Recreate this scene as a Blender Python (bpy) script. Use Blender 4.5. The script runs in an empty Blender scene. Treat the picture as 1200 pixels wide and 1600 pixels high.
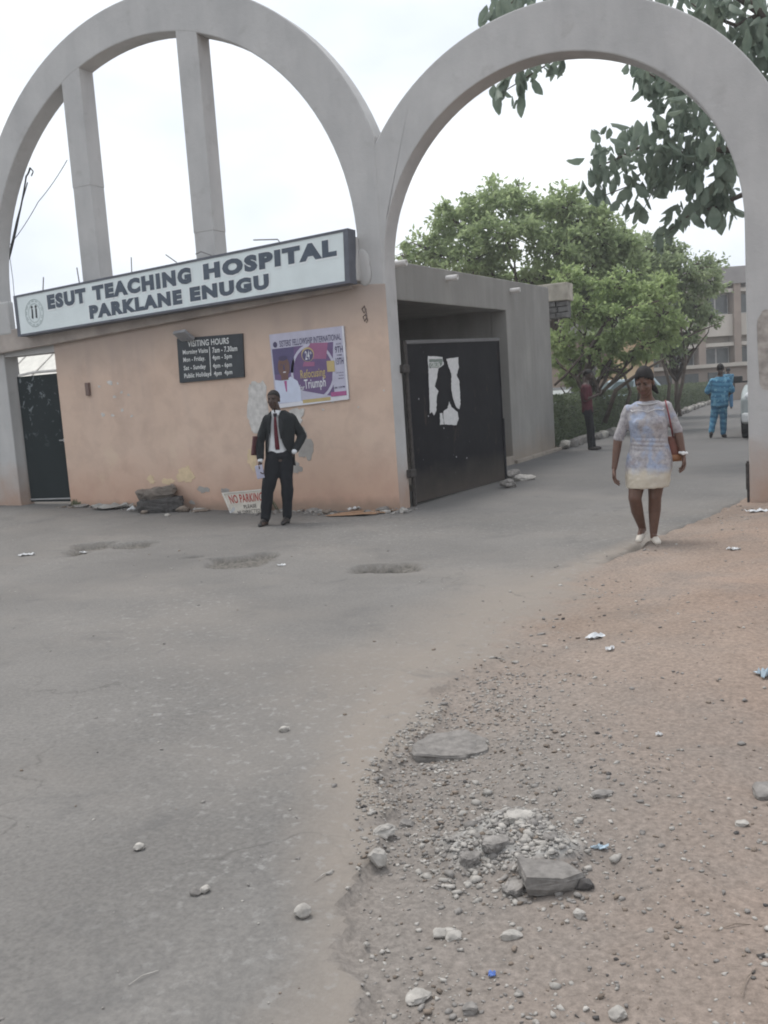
import bpy, bmesh, math, random
import numpy as np
from mathutils import Vector, Matrix, Euler, noise as mnoise

SC = bpy.context.scene
COL = SC.collection
R = math.radians
random.seed(7)
rng = np.random.default_rng(11)

# ------------------------------------------------------------------ camera
# World frame: x runs along the front wall (to the right), y goes back through
# the gateway, z is up.  The origin is the foot of the pillar between the arches.
TH, PITCH, ROLL, FPX = R(26.5), 0.12557535, -0.0681289, 1457.728
CAM = Vector((5.32545, -11.16302, 1.55))
def _fit(v):
    x, y, z = v
    return Vector((math.cos(TH) * x - math.sin(TH) * y, math.sin(TH) * x + math.cos(TH) * y, z))
_fw = Vector((0, math.cos(PITCH), -math.sin(PITCH)))
_up = Vector((0, math.sin(PITCH), math.cos(PITCH)))
_rt = Vector((1, 0, 0))
FW = _fit(_fw)
RT = _fit(_rt * math.cos(ROLL) + _up * math.sin(ROLL))
UP = _fit(_up * math.cos(ROLL) - _rt * math.sin(ROLL))
cd = bpy.data.cameras.new('camera')
cd.sensor_fit = 'VERTICAL'; cd.sensor_height = 36.0; cd.sensor_width = 27.0
cd.lens = FPX / 1600 * 36
cd.clip_start = 0.05; cd.clip_end = 5000
cam = bpy.data.objects.new('camera', cd); COL.objects.link(cam)
cam.matrix_world = Matrix(((RT.x, UP.x, -FW.x, CAM.x), (RT.y, UP.y, -FW.y, CAM.y), (RT.z, UP.z, -FW.z, CAM.z), (0, 0, 0, 1)))
SC.camera = cam

# ------------------------------------------------------------------ world, sun, exposure
SUN_TO = Vector((-0.62, 0.35, 0.0)).normalized()
SUN_EL = R(70)
world = bpy.data.worlds.new('World'); SC.world = world; world.use_nodes = True
nt = world.node_tree; N = nt.nodes; L = nt.links
for n_ in list(N): N.remove(n_)
w_out = N.new('ShaderNodeOutputWorld'); w_bg = N.new('ShaderNodeBackground')
w_sky = N.new('ShaderNodeTexSky'); w_sky.sky_type = 'NISHITA'; w_sky.sun_disc = False
w_sky.sun_elevation = SUN_EL
w_sky.sun_rotation = math.atan2(SUN_TO.x, SUN_TO.y)
w_sky.air_density = 1.5; w_sky.dust_density = 4.0
w_tc = N.new('ShaderNodeTexCoord')
w_map = N.new('ShaderNodeMapping'); w_map.inputs['Scale'].default_value = (1.0, 1.0, 2.2)
w_n = N.new('ShaderNodeTexNoise'); w_n.inputs['Scale'].default_value = 2.3; w_n.inputs['Detail'].default_value = 5; w_n.inputs['Roughness'].default_value = 0.5
w_r = N.new('ShaderNodeValToRGB')
w_r.color_ramp.elements[0].position = 0.38; w_r.color_ramp.elements[0].color = (0.69, 0.74, 0.84, 1)
w_r.color_ramp.elements[1].position = 0.60; w_r.color_ramp.elements[1].color = (0.93, 0.97, 0.99, 1)
w_s = N.new('ShaderNodeVectorMath'); w_s.operation = 'SCALE'; w_s.inputs['Scale'].default_value = 9.5
w_m = N.new('ShaderNodeMix'); w_m.data_type = 'RGBA'; w_m.inputs['Factor'].default_value = 0.93
L.new(w_tc.outputs['Generated'], w_map.inputs['Vector']); L.new(w_map.outputs['Vector'], w_n.inputs['Vector'])
L.new(w_n.outputs['Fac'], w_r.inputs['Fac']); L.new(w_r.outputs['Color'], w_s.inputs[0])
L.new(w_sky.outputs['Color'], w_m.inputs[6]); L.new(w_s.outputs['Vector'], w_m.inputs[7])
L.new(w_m.outputs[2], w_bg.inputs['Color']); w_bg.inputs['Strength'].default_value = 0.1
L.new(w_bg.outputs['Background'], w_out.inputs['Surface'])

sd = bpy.data.lights.new('sun', 'SUN'); sd.energy = 1.55; sd.angle = R(20); sd.color = (1.0, 0.965, 0.92)
sun = bpy.data.objects.new('sun', sd); COL.objects.link(sun)
sdir = Vector((SUN_TO.x * math.cos(SUN_EL), SUN_TO.y * math.cos(SUN_EL), math.sin(SUN_EL)))
sun.rotation_euler = sdir.to_track_quat('Z', 'Y').to_euler(); sun.location = sdir * 60

vs = SC.view_settings
vs.view_transform = 'Standard'; vs.look = 'None'; vs.gamma = 1.0; vs.use_curve_mapping = False; vs.exposure = 0.52
SC.render.engine = 'CYCLES'
SC.cycles.max_bounces = 6; SC.cycles.diffuse_bounces = 3; SC.cycles.glossy_bounces = 2
SC.cycles.transmission_bounces = 3; SC.cycles.transparent_max_bounces = 6; SC.cycles.volume_bounces = 0
SC.cycles.use_denoising = True
SC.cycles.filter_width = 1.9

# ------------------------------------------------------------------ pixel <-> place helpers (photo is 1200 x 1600)
def ray(px, py):
    return (RT * ((px - 600) / FPX) + UP * ((800 - py) / FPX) + FW)
def at_y(px, py, y=0.0):
    d = ray(px, py); return CAM + d * ((y - CAM.y) / d.y)
def at_x(px, py, x):
    d = ray(px, py); return CAM + d * ((x - CAM.x) / d.x)
def at_z(px, py, z=0.0):
    d = ray(px, py); return CAM + d * ((z - CAM.z) / d.z)
def at_d(px, py, dist):
    return CAM + ray(px, py).normalized() * dist

# ------------------------------------------------------------------ numpy noise
def _h(ix, iy, seed):
    n_ = (ix.astype(np.int64) * 374761393 + iy.astype(np.int64) * 668265263 + seed * 2147483647) & 0xFFFFFFFF
    n_ = ((n_ ^ (n_ >> 13)) * 1274126177) & 0xFFFFFFFF
    n_ = (n_ ^ (n_ >> 16)) & 0xFFFF
    return n_ / 65535.0
def vn(x, y, seed=0):
    x = np.asarray(x, float); y = np.asarray(y, float)
    ix = np.floor(x); iy = np.floor(y); fx = x - ix; fy = y - iy
    fx = fx * fx * (3 - 2 * fx); fy = fy * fy * (3 - 2 * fy)
    a = _h(ix, iy, seed); b = _h(ix + 1, iy, seed); c = _h(ix, iy + 1, seed); d = _h(ix + 1, iy + 1, seed)
    return (a * (1 - fx) + b * fx) * (1 - fy) + (c * (1 - fx) + d * fx) * fy
def fbm(x, y, seed=0, oct=4):
    s = 0; a = 0.5; t = 0
    for k in range(oct):
        s = s + a * vn(np.asarray(x) * 2 ** k + 17.3 * k, np.asarray(y) * 2 ** k - 9.1 * k, seed + k); t += a; a *= 0.5
    return s / t
def S(t):
    t = np.clip(t, 0, 1); return t * t * (3 - 2 * t)

# ------------------------------------------------------------------ ground height
EDGE_PX = [(520, 1640), (560, 1600), (588, 1500), (570, 1400), (556, 1290), (575, 1210), (640, 1125), (720, 1060), (820, 985), (900, 920), (965, 868), (1030, 838), (1085, 818), (1130, 800), (1172, 782)]
EDGE = [(CAM.x - 0.55, -11.6), (CAM.x - 0.85, -10.2)] + [tuple(at_z(*p)[:2]) for p in EDGE_PX] + [(4.42, 0.9), (4.5, 4.0), (4.6, 60.0)]
EDGE_A = np.array(EDGE)
def edge_dist(x, y):
    """signed distance to the broken asphalt edge, positive on the dirt side"""
    x = np.asarray(x, float); y = np.asarray(y, float)
    best = np.full(x.shape, 1e9); sign = np.ones(x.shape)
    for (ax, ay), (bx, by) in zip(EDGE_A[:-1], EDGE_A[1:]):
        dx, dy = bx - ax, by - ay
        t = np.clip(((x - ax) * dx + (y - ay) * dy) / (dx * dx + dy * dy), 0, 1)
        d = np.hypot(x - ax - t * dx, y - ay - t * dy)
        cr = dx * (y - ay) - dy * (x - ax)
        m = d < best
        best = np.where(m, d, best); sign = np.where(m, np.where(cr < 0, 1, -1), sign)
    return best * sign
MOUND_C = tuple(at_z(795, 1325)[:2])
HOLES = []   # x, y, half length along view-right, half depth, rot, deep
for px, py, lx, ly, dp in [(140, 857, .20, .40, .07), (203, 853, .22, .22, .06), (300, 870, .13, .10, .05), (378, 873, .32, .36, .06), (586, 888, .19, .24, .09), (630, 888, .19, .22, .045)]:
    p = at_z(px, py); HOLES.append((p.x, p.y, lx, ly, dp))
def ground(x, y, full=False):
    x = np.asarray(x, float); y = np.asarray(y, float)
    e0 = edge_dist(x, y)
    jag = (fbm(x * 2.2, y * 2.2, 3, 4) - 0.5) * 0.44 + (fbm(x * 11, y * 11, 5, 3) - 0.5) * 0.15
    far = S((-y - 1.0) / 9.0)
    e = e0 + jag * (0.5 + 0.8 * far)
    wid = 0.05 + 0.75 * S(1 - np.abs(y + 5.2) / 2.4)      # dusty blend in the middle stretch
    dirt = S(e / wid * 0.5 + 0.5)
    near = 1 / (1 + np.exp(np.clip((y + 6.0) * 2.2, -40, 40)))
    z = 0.12 * S((-x - 1.5) / 5.0) * S((y + 4) / 4) * S((3 - y) / 2.0)
    z = z + dirt * (0.075 * S((y + 3.6) / 2.6) * S((2.5 - y) / 2) + 0.045 * S(e / 1.2) * S((2.5 - y) / 2))
    z = z - near * 0.028 * S(e / 0.06) * (1 - S(e / 1.3))
    z = z + dirt * ((fbm(x * 1.3, y * 1.3, 21, 4) - 0.5) * 0.07 + (fbm(x * 9, y * 9, 31, 3) - 0.5) * 0.022) * S((6 - y) / 4)
    z = z + (1 - dirt) * ((fbm(x * 0.5, y * 0.5, 41, 3) - 0.5) * 0.03 + (fbm(x * 16, y * 16, 47, 2) - 0.5) * 0.005) * S((6 - y) / 4)
    hole = np.zeros(x.shape)
    for hx, hy, lx, ly, dp in HOLES:
        ax = (x - hx) * math.cos(TH) + (y - hy) * math.sin(TH); ay = -(x - hx) * math.sin(TH) + (y - hy) * math.cos(TH)
        q = np.hypot(ax / lx, ay / ly) + (fbm(x * 3.4, y * 3.4, 61, 5) - 0.5) * 2.3
        m = S((1.0 - q) / 0.10)
        z = z - m * dp * (0.6 + 0.8 * fbm(x * 9, y * 9, 71, 2)); hole = np.maximum(hole, m)
    lip = np.exp(-(e / .05) ** 2) * S((y + 3.6) / .8) * S((.9 - y) / .4) * S((fbm(x * 5, y * 5, 131, 3) - .22) / .2)
    z = z - lip * .075; hole = np.maximum(hole, lip)
    mx_, my_ = MOUND_C; mq = np.hypot((x - mx_) / .30, (y - my_) / .27) + (fbm(x * 6, y * 6, 111, 4) - .5) * 1.0
    mnd = S((1.05 - mq) / .75) * near
    z = z + mnd * (.052 + (fbm(x * 14, y * 14, 115, 3) - .5) * .05 + (fbm(x * 40, y * 40, 118, 2) - .5) * .014)
    if full == 2: return mnd
    if full: return z, dirt, hole, e
    return z
def gz(x, y): return float(ground(np.array([x]), np.array([y]))[0])
def at_g(px, py):
    z = 0.0
    for _ in range(6):
        p = at_z(px, py, z); z = gz(p.x, p.y)
    return Vector((p.x, p.y, z))

# ------------------------------------------------------------------ object helpers
def tag(o, label=None, cat=None, group=None, kind=None):
    if label: o['label'] = label
    if cat: o['category'] = cat
    if group: o['group'] = group
    if kind: o['kind'] = kind
    return o
def thing(name, label, cat, loc=(0, 0, 0), rz=0.0, group=None):
    o = bpy.data.objects.new(name, None); COL.objects.link(o)
    o.location = loc; o.rotation_euler = (0, 0, rz); o.empty_display_size = 0.2
    return tag(o, label, cat, group)
def link(name, me, parent=None, mats=None):
    o = bpy.data.objects.new(name, me); COL.objects.link(o)
    if mats is not None:
        for m in (mats if isinstance(mats, (list, tuple)) else [mats]): me.materials.append(m)
    if parent is not None: o.parent = parent
    return o
class MB:
    def __init__(s): s.v = []; s.f = []; s.m = []
    def add(s, vs_, fs, m=0, M=None):
        b = len(s.v)
        s.v += [tuple(M @ Vector(p)) if M is not None else tuple(p) for p in vs_]
        s.f += [tuple(b + i for i in f) for f in fs]; s.m += [m] * len(fs); return s
    def box(s, a, b, m=0, M=None, bev=0.0):
        x0, y0, z0 = a; x1, y1, z1 = b
        if bev <= 0:
            v = [(x0, y0, z0), (x1, y0, z0), (x1, y1, z0), (x0, y1, z0), (x0, y0, z1), (x1, y0, z1), (x1, y1, z1), (x0, y1, z1)]
            return s.add(v, [(3, 2, 1, 0), (4, 5, 6, 7), (0, 1, 5, 4), (1, 2, 6, 5), (2, 3, 7, 6), (3, 0, 4, 7)], m, M)
        bm = bmesh.new(); bmesh.ops.create_cube(bm, size=1)
        for v in bm.verts: v.co = Vector(((x0 + x1) / 2 + v.co.x * (x1 - x0), (y0 + y1) / 2 + v.co.y * (y1 - y0), (z0 + z1) / 2 + v.co.z * (z1 - z0)))
        bmesh.ops.bevel(bm, geom=bm.edges[:], offset=bev, segments=2, affect='EDGES', profile=0.6)
        return s.bm(bm, m, M)
    def bm(s, bm, m=0, M=None):
        bm.verts.index_update()
        s.add([v.co[:] for v in bm.verts], [[v.index for v in f.verts] for f in bm.faces], m, M); bm.free(); return s
    def tube(s, pts, r, n=8, m=0, M=None, caps=True):
        pts = [Vector(p) for p in pts]; k = len(pts)
        rr = r if isinstance(r, (list, tuple)) else [r] * k
        vs_ = []; ref = Vector((0.31, 0.2, 0.93))
        for i, p in enumerate(pts):
            t = (pts[min(i + 1, k - 1)] - pts[max(i - 1, 0)])
            t = t.normalized() if t.length > 1e-9 else Vector((0, 0, 1))
            a = t.cross(ref)
            if a.length < 1e-3: a = t.cross(Vector((1, 0, 0)))
            a.normalize(); b = t.cross(a)
            for j in range(n):
                q = 2 * math.pi * j / n; vs_.append(p + (a * math.cos(q) + b * math.sin(q)) * rr[i])
        fs = []
        for i in range(k - 1):
            for j in range(n):
                j2 = (j + 1) % n; fs.append((i * n + j, i * n + j2, (i + 1) * n + j2, (i + 1) * n + j))
        if caps: fs += [tuple(range(n - 1, -1, -1)), tuple((k - 1) * n + j for j in range(n))]
        return s.add(vs_, fs, m, M)
    def ell(s, c, r, rot=None, nu=16, nv=10, m=0, M=None):
        c = Vector(c); vs_ = []
        for i in range(1, nv):
            th = math.pi * i / nv
            for j in range(nu):
                ph = 2 * math.pi * j / nu
                p = Vector((r[0] * math.sin(th) * math.cos(ph), r[1] * math.sin(th) * math.sin(ph), r[2] * math.cos(th)))
                if rot is not None: p = rot @ p
                vs_.append(c + p)
        t = Vector((0, 0, r[2])); t = rot @ t if rot is not None else t
        vs_ += [c + t, c - t]; a = len(vs_) - 2
        fs = []
        for i in range(nv - 2):
            for j in range(nu):
                j2 = (j + 1) % nu; fs.append((i * nu + j, (i + 1) * nu + j, (i + 1) * nu + j2, i * nu + j2))
        for j in range(nu):
            j2 = (j + 1) % nu; fs.append((a, j, j2)); o = (nv - 2) * nu; fs.append((a + 1, o + j2, o + j))
        return s.add(vs_, fs, m, M)
    def cap(s, p, r1, q, r2, n=12, m=0, M=None):
        p = Vector(p); q = Vector(q); d = (q - p); L_ = max(d.length, 1e-6); d = d / L_
        pts = []; rr = []
        for k in range(5):
            a = math.pi / 2 * k / 4; pts.append(p - d * r1 * math.cos(a)); rr.append(max(r1 * math.sin(a), 1e-4))
        for k in range(5):
            a = math.pi / 2 * k / 4; pts.append(q + d * r2 * math.sin(a)); rr.append(max(r2 * math.cos(a), 1e-4))
        return s.tube(pts, rr, n, m, M)
    def loft(s, rows, n=24, m=0, M=None):
        """rows: (z, cx, cy, rx, ry) stacked ellipses, bottom to top or top to bottom"""
        vs_ = []
        for z, cx, cy, rx, ry in rows:
            for j in range(n):
                q = 2 * math.pi * j / n; vs_.append((cx + rx * math.cos(q), cy + ry * math.sin(q), z))
        fs = []
        for i in range(len(rows) - 1):
            for j in range(n):
                j2 = (j + 1) % n; fs.append((i * n + j, i * n + j2, (i + 1) * n + j2, (i + 1) * n + j))
        fs += [tuple(range(n - 1, -1, -1)), tuple((len(rows) - 1) * n + j for j in range(n))]
        return s.add(vs_, fs, m, M)
    def prism(s, poly, y0, y1, m=0, M=None):
        """poly: (x, z) outline, extruded along y"""
        n = len(poly)
        vs_ = [(x, y0, z) for x, z in poly] + [(x, y1, z) for x, z in poly]
        fs = [tuple(range(n)), tuple(range(2 * n - 1, n - 1, -1))] + [(i, n + i, n + (i + 1) % n, (i + 1) % n) for i in range(n)]
        return s.add(vs_, fs, m, M)
    def mesh(s, name='mesh', smooth=False, fix=True):
        me = bpy.data.meshes.new(name); me.from_pydata(s.v, [], s.f); me.update()
        if any(s.m): me.polygons.foreach_set('material_index', s.m)
        if fix:
            bm = bmesh.new(); bm.from_mesh(me); bmesh.ops.recalc_face_normals(bm, faces=bm.faces[:]); bm.to_mesh(me); bm.free()
        if smooth: me.polygons.foreach_set('use_smooth', [True] * len(me.polygons))
        return me
    def build(s, name, mats, parent=None, smooth=False, fix=True):
        return link(name, s.mesh(name, smooth, fix), parent, mats)
def np_mesh(name, V, F, mats, parent=None, smooth=False, midx=None, size=None):
    """V (n,3); F (m,k) all faces with k corners"""
    me = bpy.data.meshes.new(name); F = np.asarray(F, np.int32); k = F.shape[1]
    me.vertices.add(len(V)); me.vertices.foreach_set('co', np.asarray(V, np.float32).ravel())
    me.loops.add(F.size); me.loops.foreach_set('vertex_index', F.ravel())
    me.polygons.add(len(F)); me.polygons.foreach_set('loop_start', np.arange(0, F.size, k, dtype=np.int32))
    try: me.polygons.foreach_set('loop_total', np.full(len(F), k, np.int32))
    except Exception: pass
    if midx is not None: me.polygons.foreach_set('material_index', np.asarray(midx, np.int32))
    if smooth: me.polygons.foreach_set('use_smooth', np.ones(len(F), bool))
    me.update(calc_edges=True); me.validate()
    return link(name, me, parent, mats)

# ------------------------------------------------------------------ materials
def new_mat(name):
    m = bpy.data.materials.new(name); m.use_nodes = True
    return m, m.node_tree.nodes, m.node_tree.links, m.node_tree.nodes['Principled BSDF']
class NB:
    """short node builder on world-position coordinates"""
    def __init__(s, name):
        s.mat, s.N, s.L, s.p = new_mat(name)
        g = s.N.new('ShaderNodeNewGeometry'); s.pos = g.outputs['Position']
        s.p.inputs['Roughness'].default_value = 0.85; s.p.inputs['Specular IOR Level'].default_value = 0.25
    def scale(s, v):
        m = s.N.new('ShaderNodeVectorMath'); m.operation = 'MULTIPLY'; m.inputs[1].default_value = v; s.L.new(s.pos, m.inputs[0]); return m.outputs[0]
    def noise(s, sc, det=4, rough=0.55, vec=None, dist=0.0):
        n = s.N.new('ShaderNodeTexNoise'); n.inputs['Scale'].default_value = sc; n.inputs['Detail'].default_value = det
        n.inputs['Roughness'].default_value = rough; n.inputs['Distortion'].default_value = dist
        s.L.new(vec if vec is not None else s.pos, n.inputs['Vector']); return n.outputs['Fac']
    def voro(s, sc, feat='F1', out='Distance'):
        n = s.N.new('ShaderNodeTexVoronoi'); n.feature = feat; n.inputs['Scale'].default_value = sc; s.L.new(s.pos, n.inputs['Vector']); return n.outputs[out]
    def voro2(s, sc):
        w = s.N.new('ShaderNodeTexNoise'); w.inputs['Scale'].default_value = 2.5; w.inputs['Detail'].default_value = 5; s.L.new(s.pos, w.inputs['Vector'])
        v = s.N.new('ShaderNodeVectorMath'); v.operation = 'MULTIPLY_ADD'; v.inputs[1].default_value = (.7, .7, .7); s.L.new(w.outputs['Color'], v.inputs[0]); s.L.new(s.pos, v.inputs[2])
        n = s.N.new('ShaderNodeTexVoronoi'); n.feature = 'DISTANCE_TO_EDGE'; n.inputs['Scale'].default_value = sc; s.L.new(v.outputs[0], n.inputs['Vector']); return n.outputs['Distance']
    def ramp(s, fac, a, b, ca=(0, 0, 0), cb=(1, 1, 1)):
        r = s.N.new('ShaderNodeValToRGB'); e = r.color_ramp.elements
        e[0].position = a; e[1].position = b; e[0].color = (*ca, 1); e[1].color = (*cb, 1); s.L.new(fac, r.inputs['Fac']); return r.outputs['Color']
    def mix(s, fac, a, b, mode='MIX'):
        m = s.N.new('ShaderNodeMix'); m.data_type = 'RGBA'; m.blend_type = mode
        for k, v in ((0, fac), (6, a), (7, b)):
            if hasattr(v, 'is_linked') or hasattr(v, 'links'): s.L.new(v, m.inputs[k])
            elif k == 0: m.inputs[0].default_value = v
            else: m.inputs[k].default_value = (*v, 1) if len(v) == 3 else v
        return m.outputs[2]
    def math(s, op, a, b=None):
        m = s.N.new('ShaderNodeMath'); m.operation = op
        for k, v in ((0, a), (1, b)):
            if v is None: continue
            if isinstance(v, (int, float)): m.inputs[k].default_value = v
            else: s.L.new(v, m.inputs[k])
        return m.outputs[0]
    def sep(s, i):
        x = s.N.new('ShaderNodeSeparateXYZ'); s.L.new(s.pos, x.inputs[0]); return x.outputs[i]
    def rng(s, v, a, b, c=0.0, d=1.0):
        m = s.N.new('ShaderNodeMapRange'); m.inputs[1].default_value = a; m.inputs[2].default_value = b; m.inputs[3].default_value = c; m.inputs[4].default_value = d
        s.L.new(v, m.inputs[0]); return m.outputs[0]
    def attr(s, name):
        a = s.N.new('ShaderNodeAttribute'); a.attribute_name = name; return a.outputs['Fac']
    def bump(s, h, st=0.3, dist=0.01, prev=None):
        b = s.N.new('ShaderNodeBump'); b.inputs['Strength'].default_value = st; b.inputs['Distance'].default_value = dist; s.L.new(h, b.inputs['Height'])
        if prev is not None: s.L.new(prev, b.inputs['Normal'])
        s.L.new(b.outputs[0], s.p.inputs['Normal']); return b.outputs[0]
    def col(s, c, rough=None, metal=None, spec=None):
        if hasattr(c, 'links'): s.L.new(c, s.p.inputs['Base Color'])
        else: s.p.inputs['Base Color'].default_value = (*c, 1)
        if rough is not None: s.p.inputs['Roughness'].default_value = rough
        if metal is not None: s.p.inputs['Metallic'].default_value = metal
        if spec is not None: s.p.inputs['Specular IOR Level'].default_value = spec
        return s.mat
def simple(name, c, rough=0.7, var=0.15, sc=6.0, metal=0.0, bump=0.0, bsc=60, spec=0.3):
    b = NB(name); n = b.noise(sc, 4)
    lo = tuple(x * (1 - var) for x in c); hi = tuple(min(1, x * (1 + var)) for x in c)
    col = b.ramp(n, 0.3, 0.7, lo, hi); b.col(col, rough, metal, spec)
    if bump: b.bump(b.noise(bsc, 3), bump, 0.004)
    return b.mat

def mk_concrete():
    b = NB('weathered_concrete')
    base = b.ramp(b.noise(1.1, 5, 0.6), 0.32, 0.7, (0.425, 0.42, 0.415), (0.515, 0.505, 0.495))
    streak = b.ramp(b.noise(1.0, 5, 0.6, b.scale((2.2, 2.2, 0.5))), 0.33, 0.62, (0.80, 0.80, 0.81), (1, 1, 1))
    c = b.mix(0.6, base, streak, 'MULTIPLY')
    blot = b.ramp(b.noise(3.3, 6, 0.65, dist=0.4), 0.58, 0.72); c = b.mix(b.math('MULTIPLY', blot, 0.38), c, (0.30, 0.285, 0.27))
    soil = b.math('MULTIPLY', b.rng(b.math('ADD', b.sep(2), b.math('MULTIPLY', b.noise(2.5, 4), -0.9)), 0.45, -0.35), 0.75)
    c = b.mix(soil, c, (0.38, 0.235, 0.16))
    b.col(c, 0.92, spec=0.15)
    nb = b.bump(b.noise(9, 6, 0.65), 0.35, 0.02); b.bump(b.noise(70, 4), 0.25, 0.004, nb)
    return b.mat
def mk_shade_concrete():
    b = NB('grey_cement_render')
    base = b.ramp(b.noise(0.9, 5, 0.6), 0.3, 0.7, (0.235, 0.228, 0.216), (0.30, 0.29, 0.272))
    streak = b.ramp(b.noise(1.0, 5, 0.6, b.scale((2.4, 2.4, 0.3))), 0.36, 0.66, (0.72, 0.72, 0.72), (1, 1, 1))
    c = b.mix(0.6, base, streak, 'MULTIPLY')
    soil = b.math('MULTIPLY', b.rng(b.math('ADD', b.sep(2), b.math('MULTIPLY', b.noise(2.5, 4), -0.6)), 0.35, -0.25), 0.6)
    c = b.mix(soil, c, (0.27, 0.21, 0.16))
    b.col(c, 0.92, spec=0.15); b.bump(b.noise(12, 6, 0.65), 0.3, 0.02); return b.mat
def mk_peach():
    b = NB('peach_wall_paint')
    base = b.ramp(b.noise(0.8, 5, 0.55), 0.3, 0.7, (0.555, 0.415, 0.33), (0.61, 0.465, 0.375))
    c = base
    mott = b.ramp(b.noise(2.7, 6, 0.6, dist=0.3), 0.45, 0.72); c = b.mix(b.math('MULTIPLY', mott, 0.6), c, (0.43, 0.315, 0.255))
    crm_ = b.ramp(b.noise(1.5, 6, 0.65, dist=.5), 0.60, 0.66); c = b.mix(b.math('MULTIPLY', b.math('MULTIPLY', crm_, b.rng(b.sep(2), 1.3, 0.7)), 0.55), c, (0.60, 0.49, 0.37))
    # colour turns grey brown towards the ledge, with a ragged edge
    z = b.sep(2); x = b.sep(0)
    top = b.math('ADD', b.math('ADD', z, b.math('MULTIPLY', b.math('SUBTRACT', b.noise(1.2, 5), 0.5), 0.34)), b.math('MULTIPLY', x, -0.030))
    c = b.mix(b.math('MULTIPLY', b.rng(top, 2.25, 2.95), 0.95), c, (0.36, 0.30, 0.265))
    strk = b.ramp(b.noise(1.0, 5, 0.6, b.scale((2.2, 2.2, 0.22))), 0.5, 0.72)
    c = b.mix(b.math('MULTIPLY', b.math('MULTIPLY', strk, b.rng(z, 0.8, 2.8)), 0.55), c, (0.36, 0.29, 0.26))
    # soil splash along the foot, ragged
    low = b.math('ADD', z, b.math('MULTIPLY', b.math('SUBTRACT', b.noise(1.6, 5), 0.5), -0.8))
    c = b.mix(b.math('MULTIPLY', b.rng(low, 0.9, 0.0), 0.7), c, (0.45, 0.26, 0.185))
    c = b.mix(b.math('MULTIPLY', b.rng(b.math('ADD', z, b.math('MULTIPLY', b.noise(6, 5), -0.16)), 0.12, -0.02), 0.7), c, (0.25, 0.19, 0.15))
    # small chips
    chip = b.ramp(b.noise(14, 3, 0.5), 0.755, 0.775); c = b.mix(b.math('MULTIPLY', chip, 0.7), c, (0.66, 0.56, 0.48))
    dk = b.ramp(b.noise(9, 2, 0.5, b.scale((1, 1, 1.1))), 0.80, 0.815); c = b.mix(b.math('MULTIPLY', dk, 0.6), c, (0.22, 0.17, 0.15))
    b.col(c, 0.9, spec=0.15)
    nb = b.bump(b.noise(3.0, 5), 0.35, 0.03); b.bump(b.noise(45, 4), 0.2, 0.004, nb); return b.mat
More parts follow.
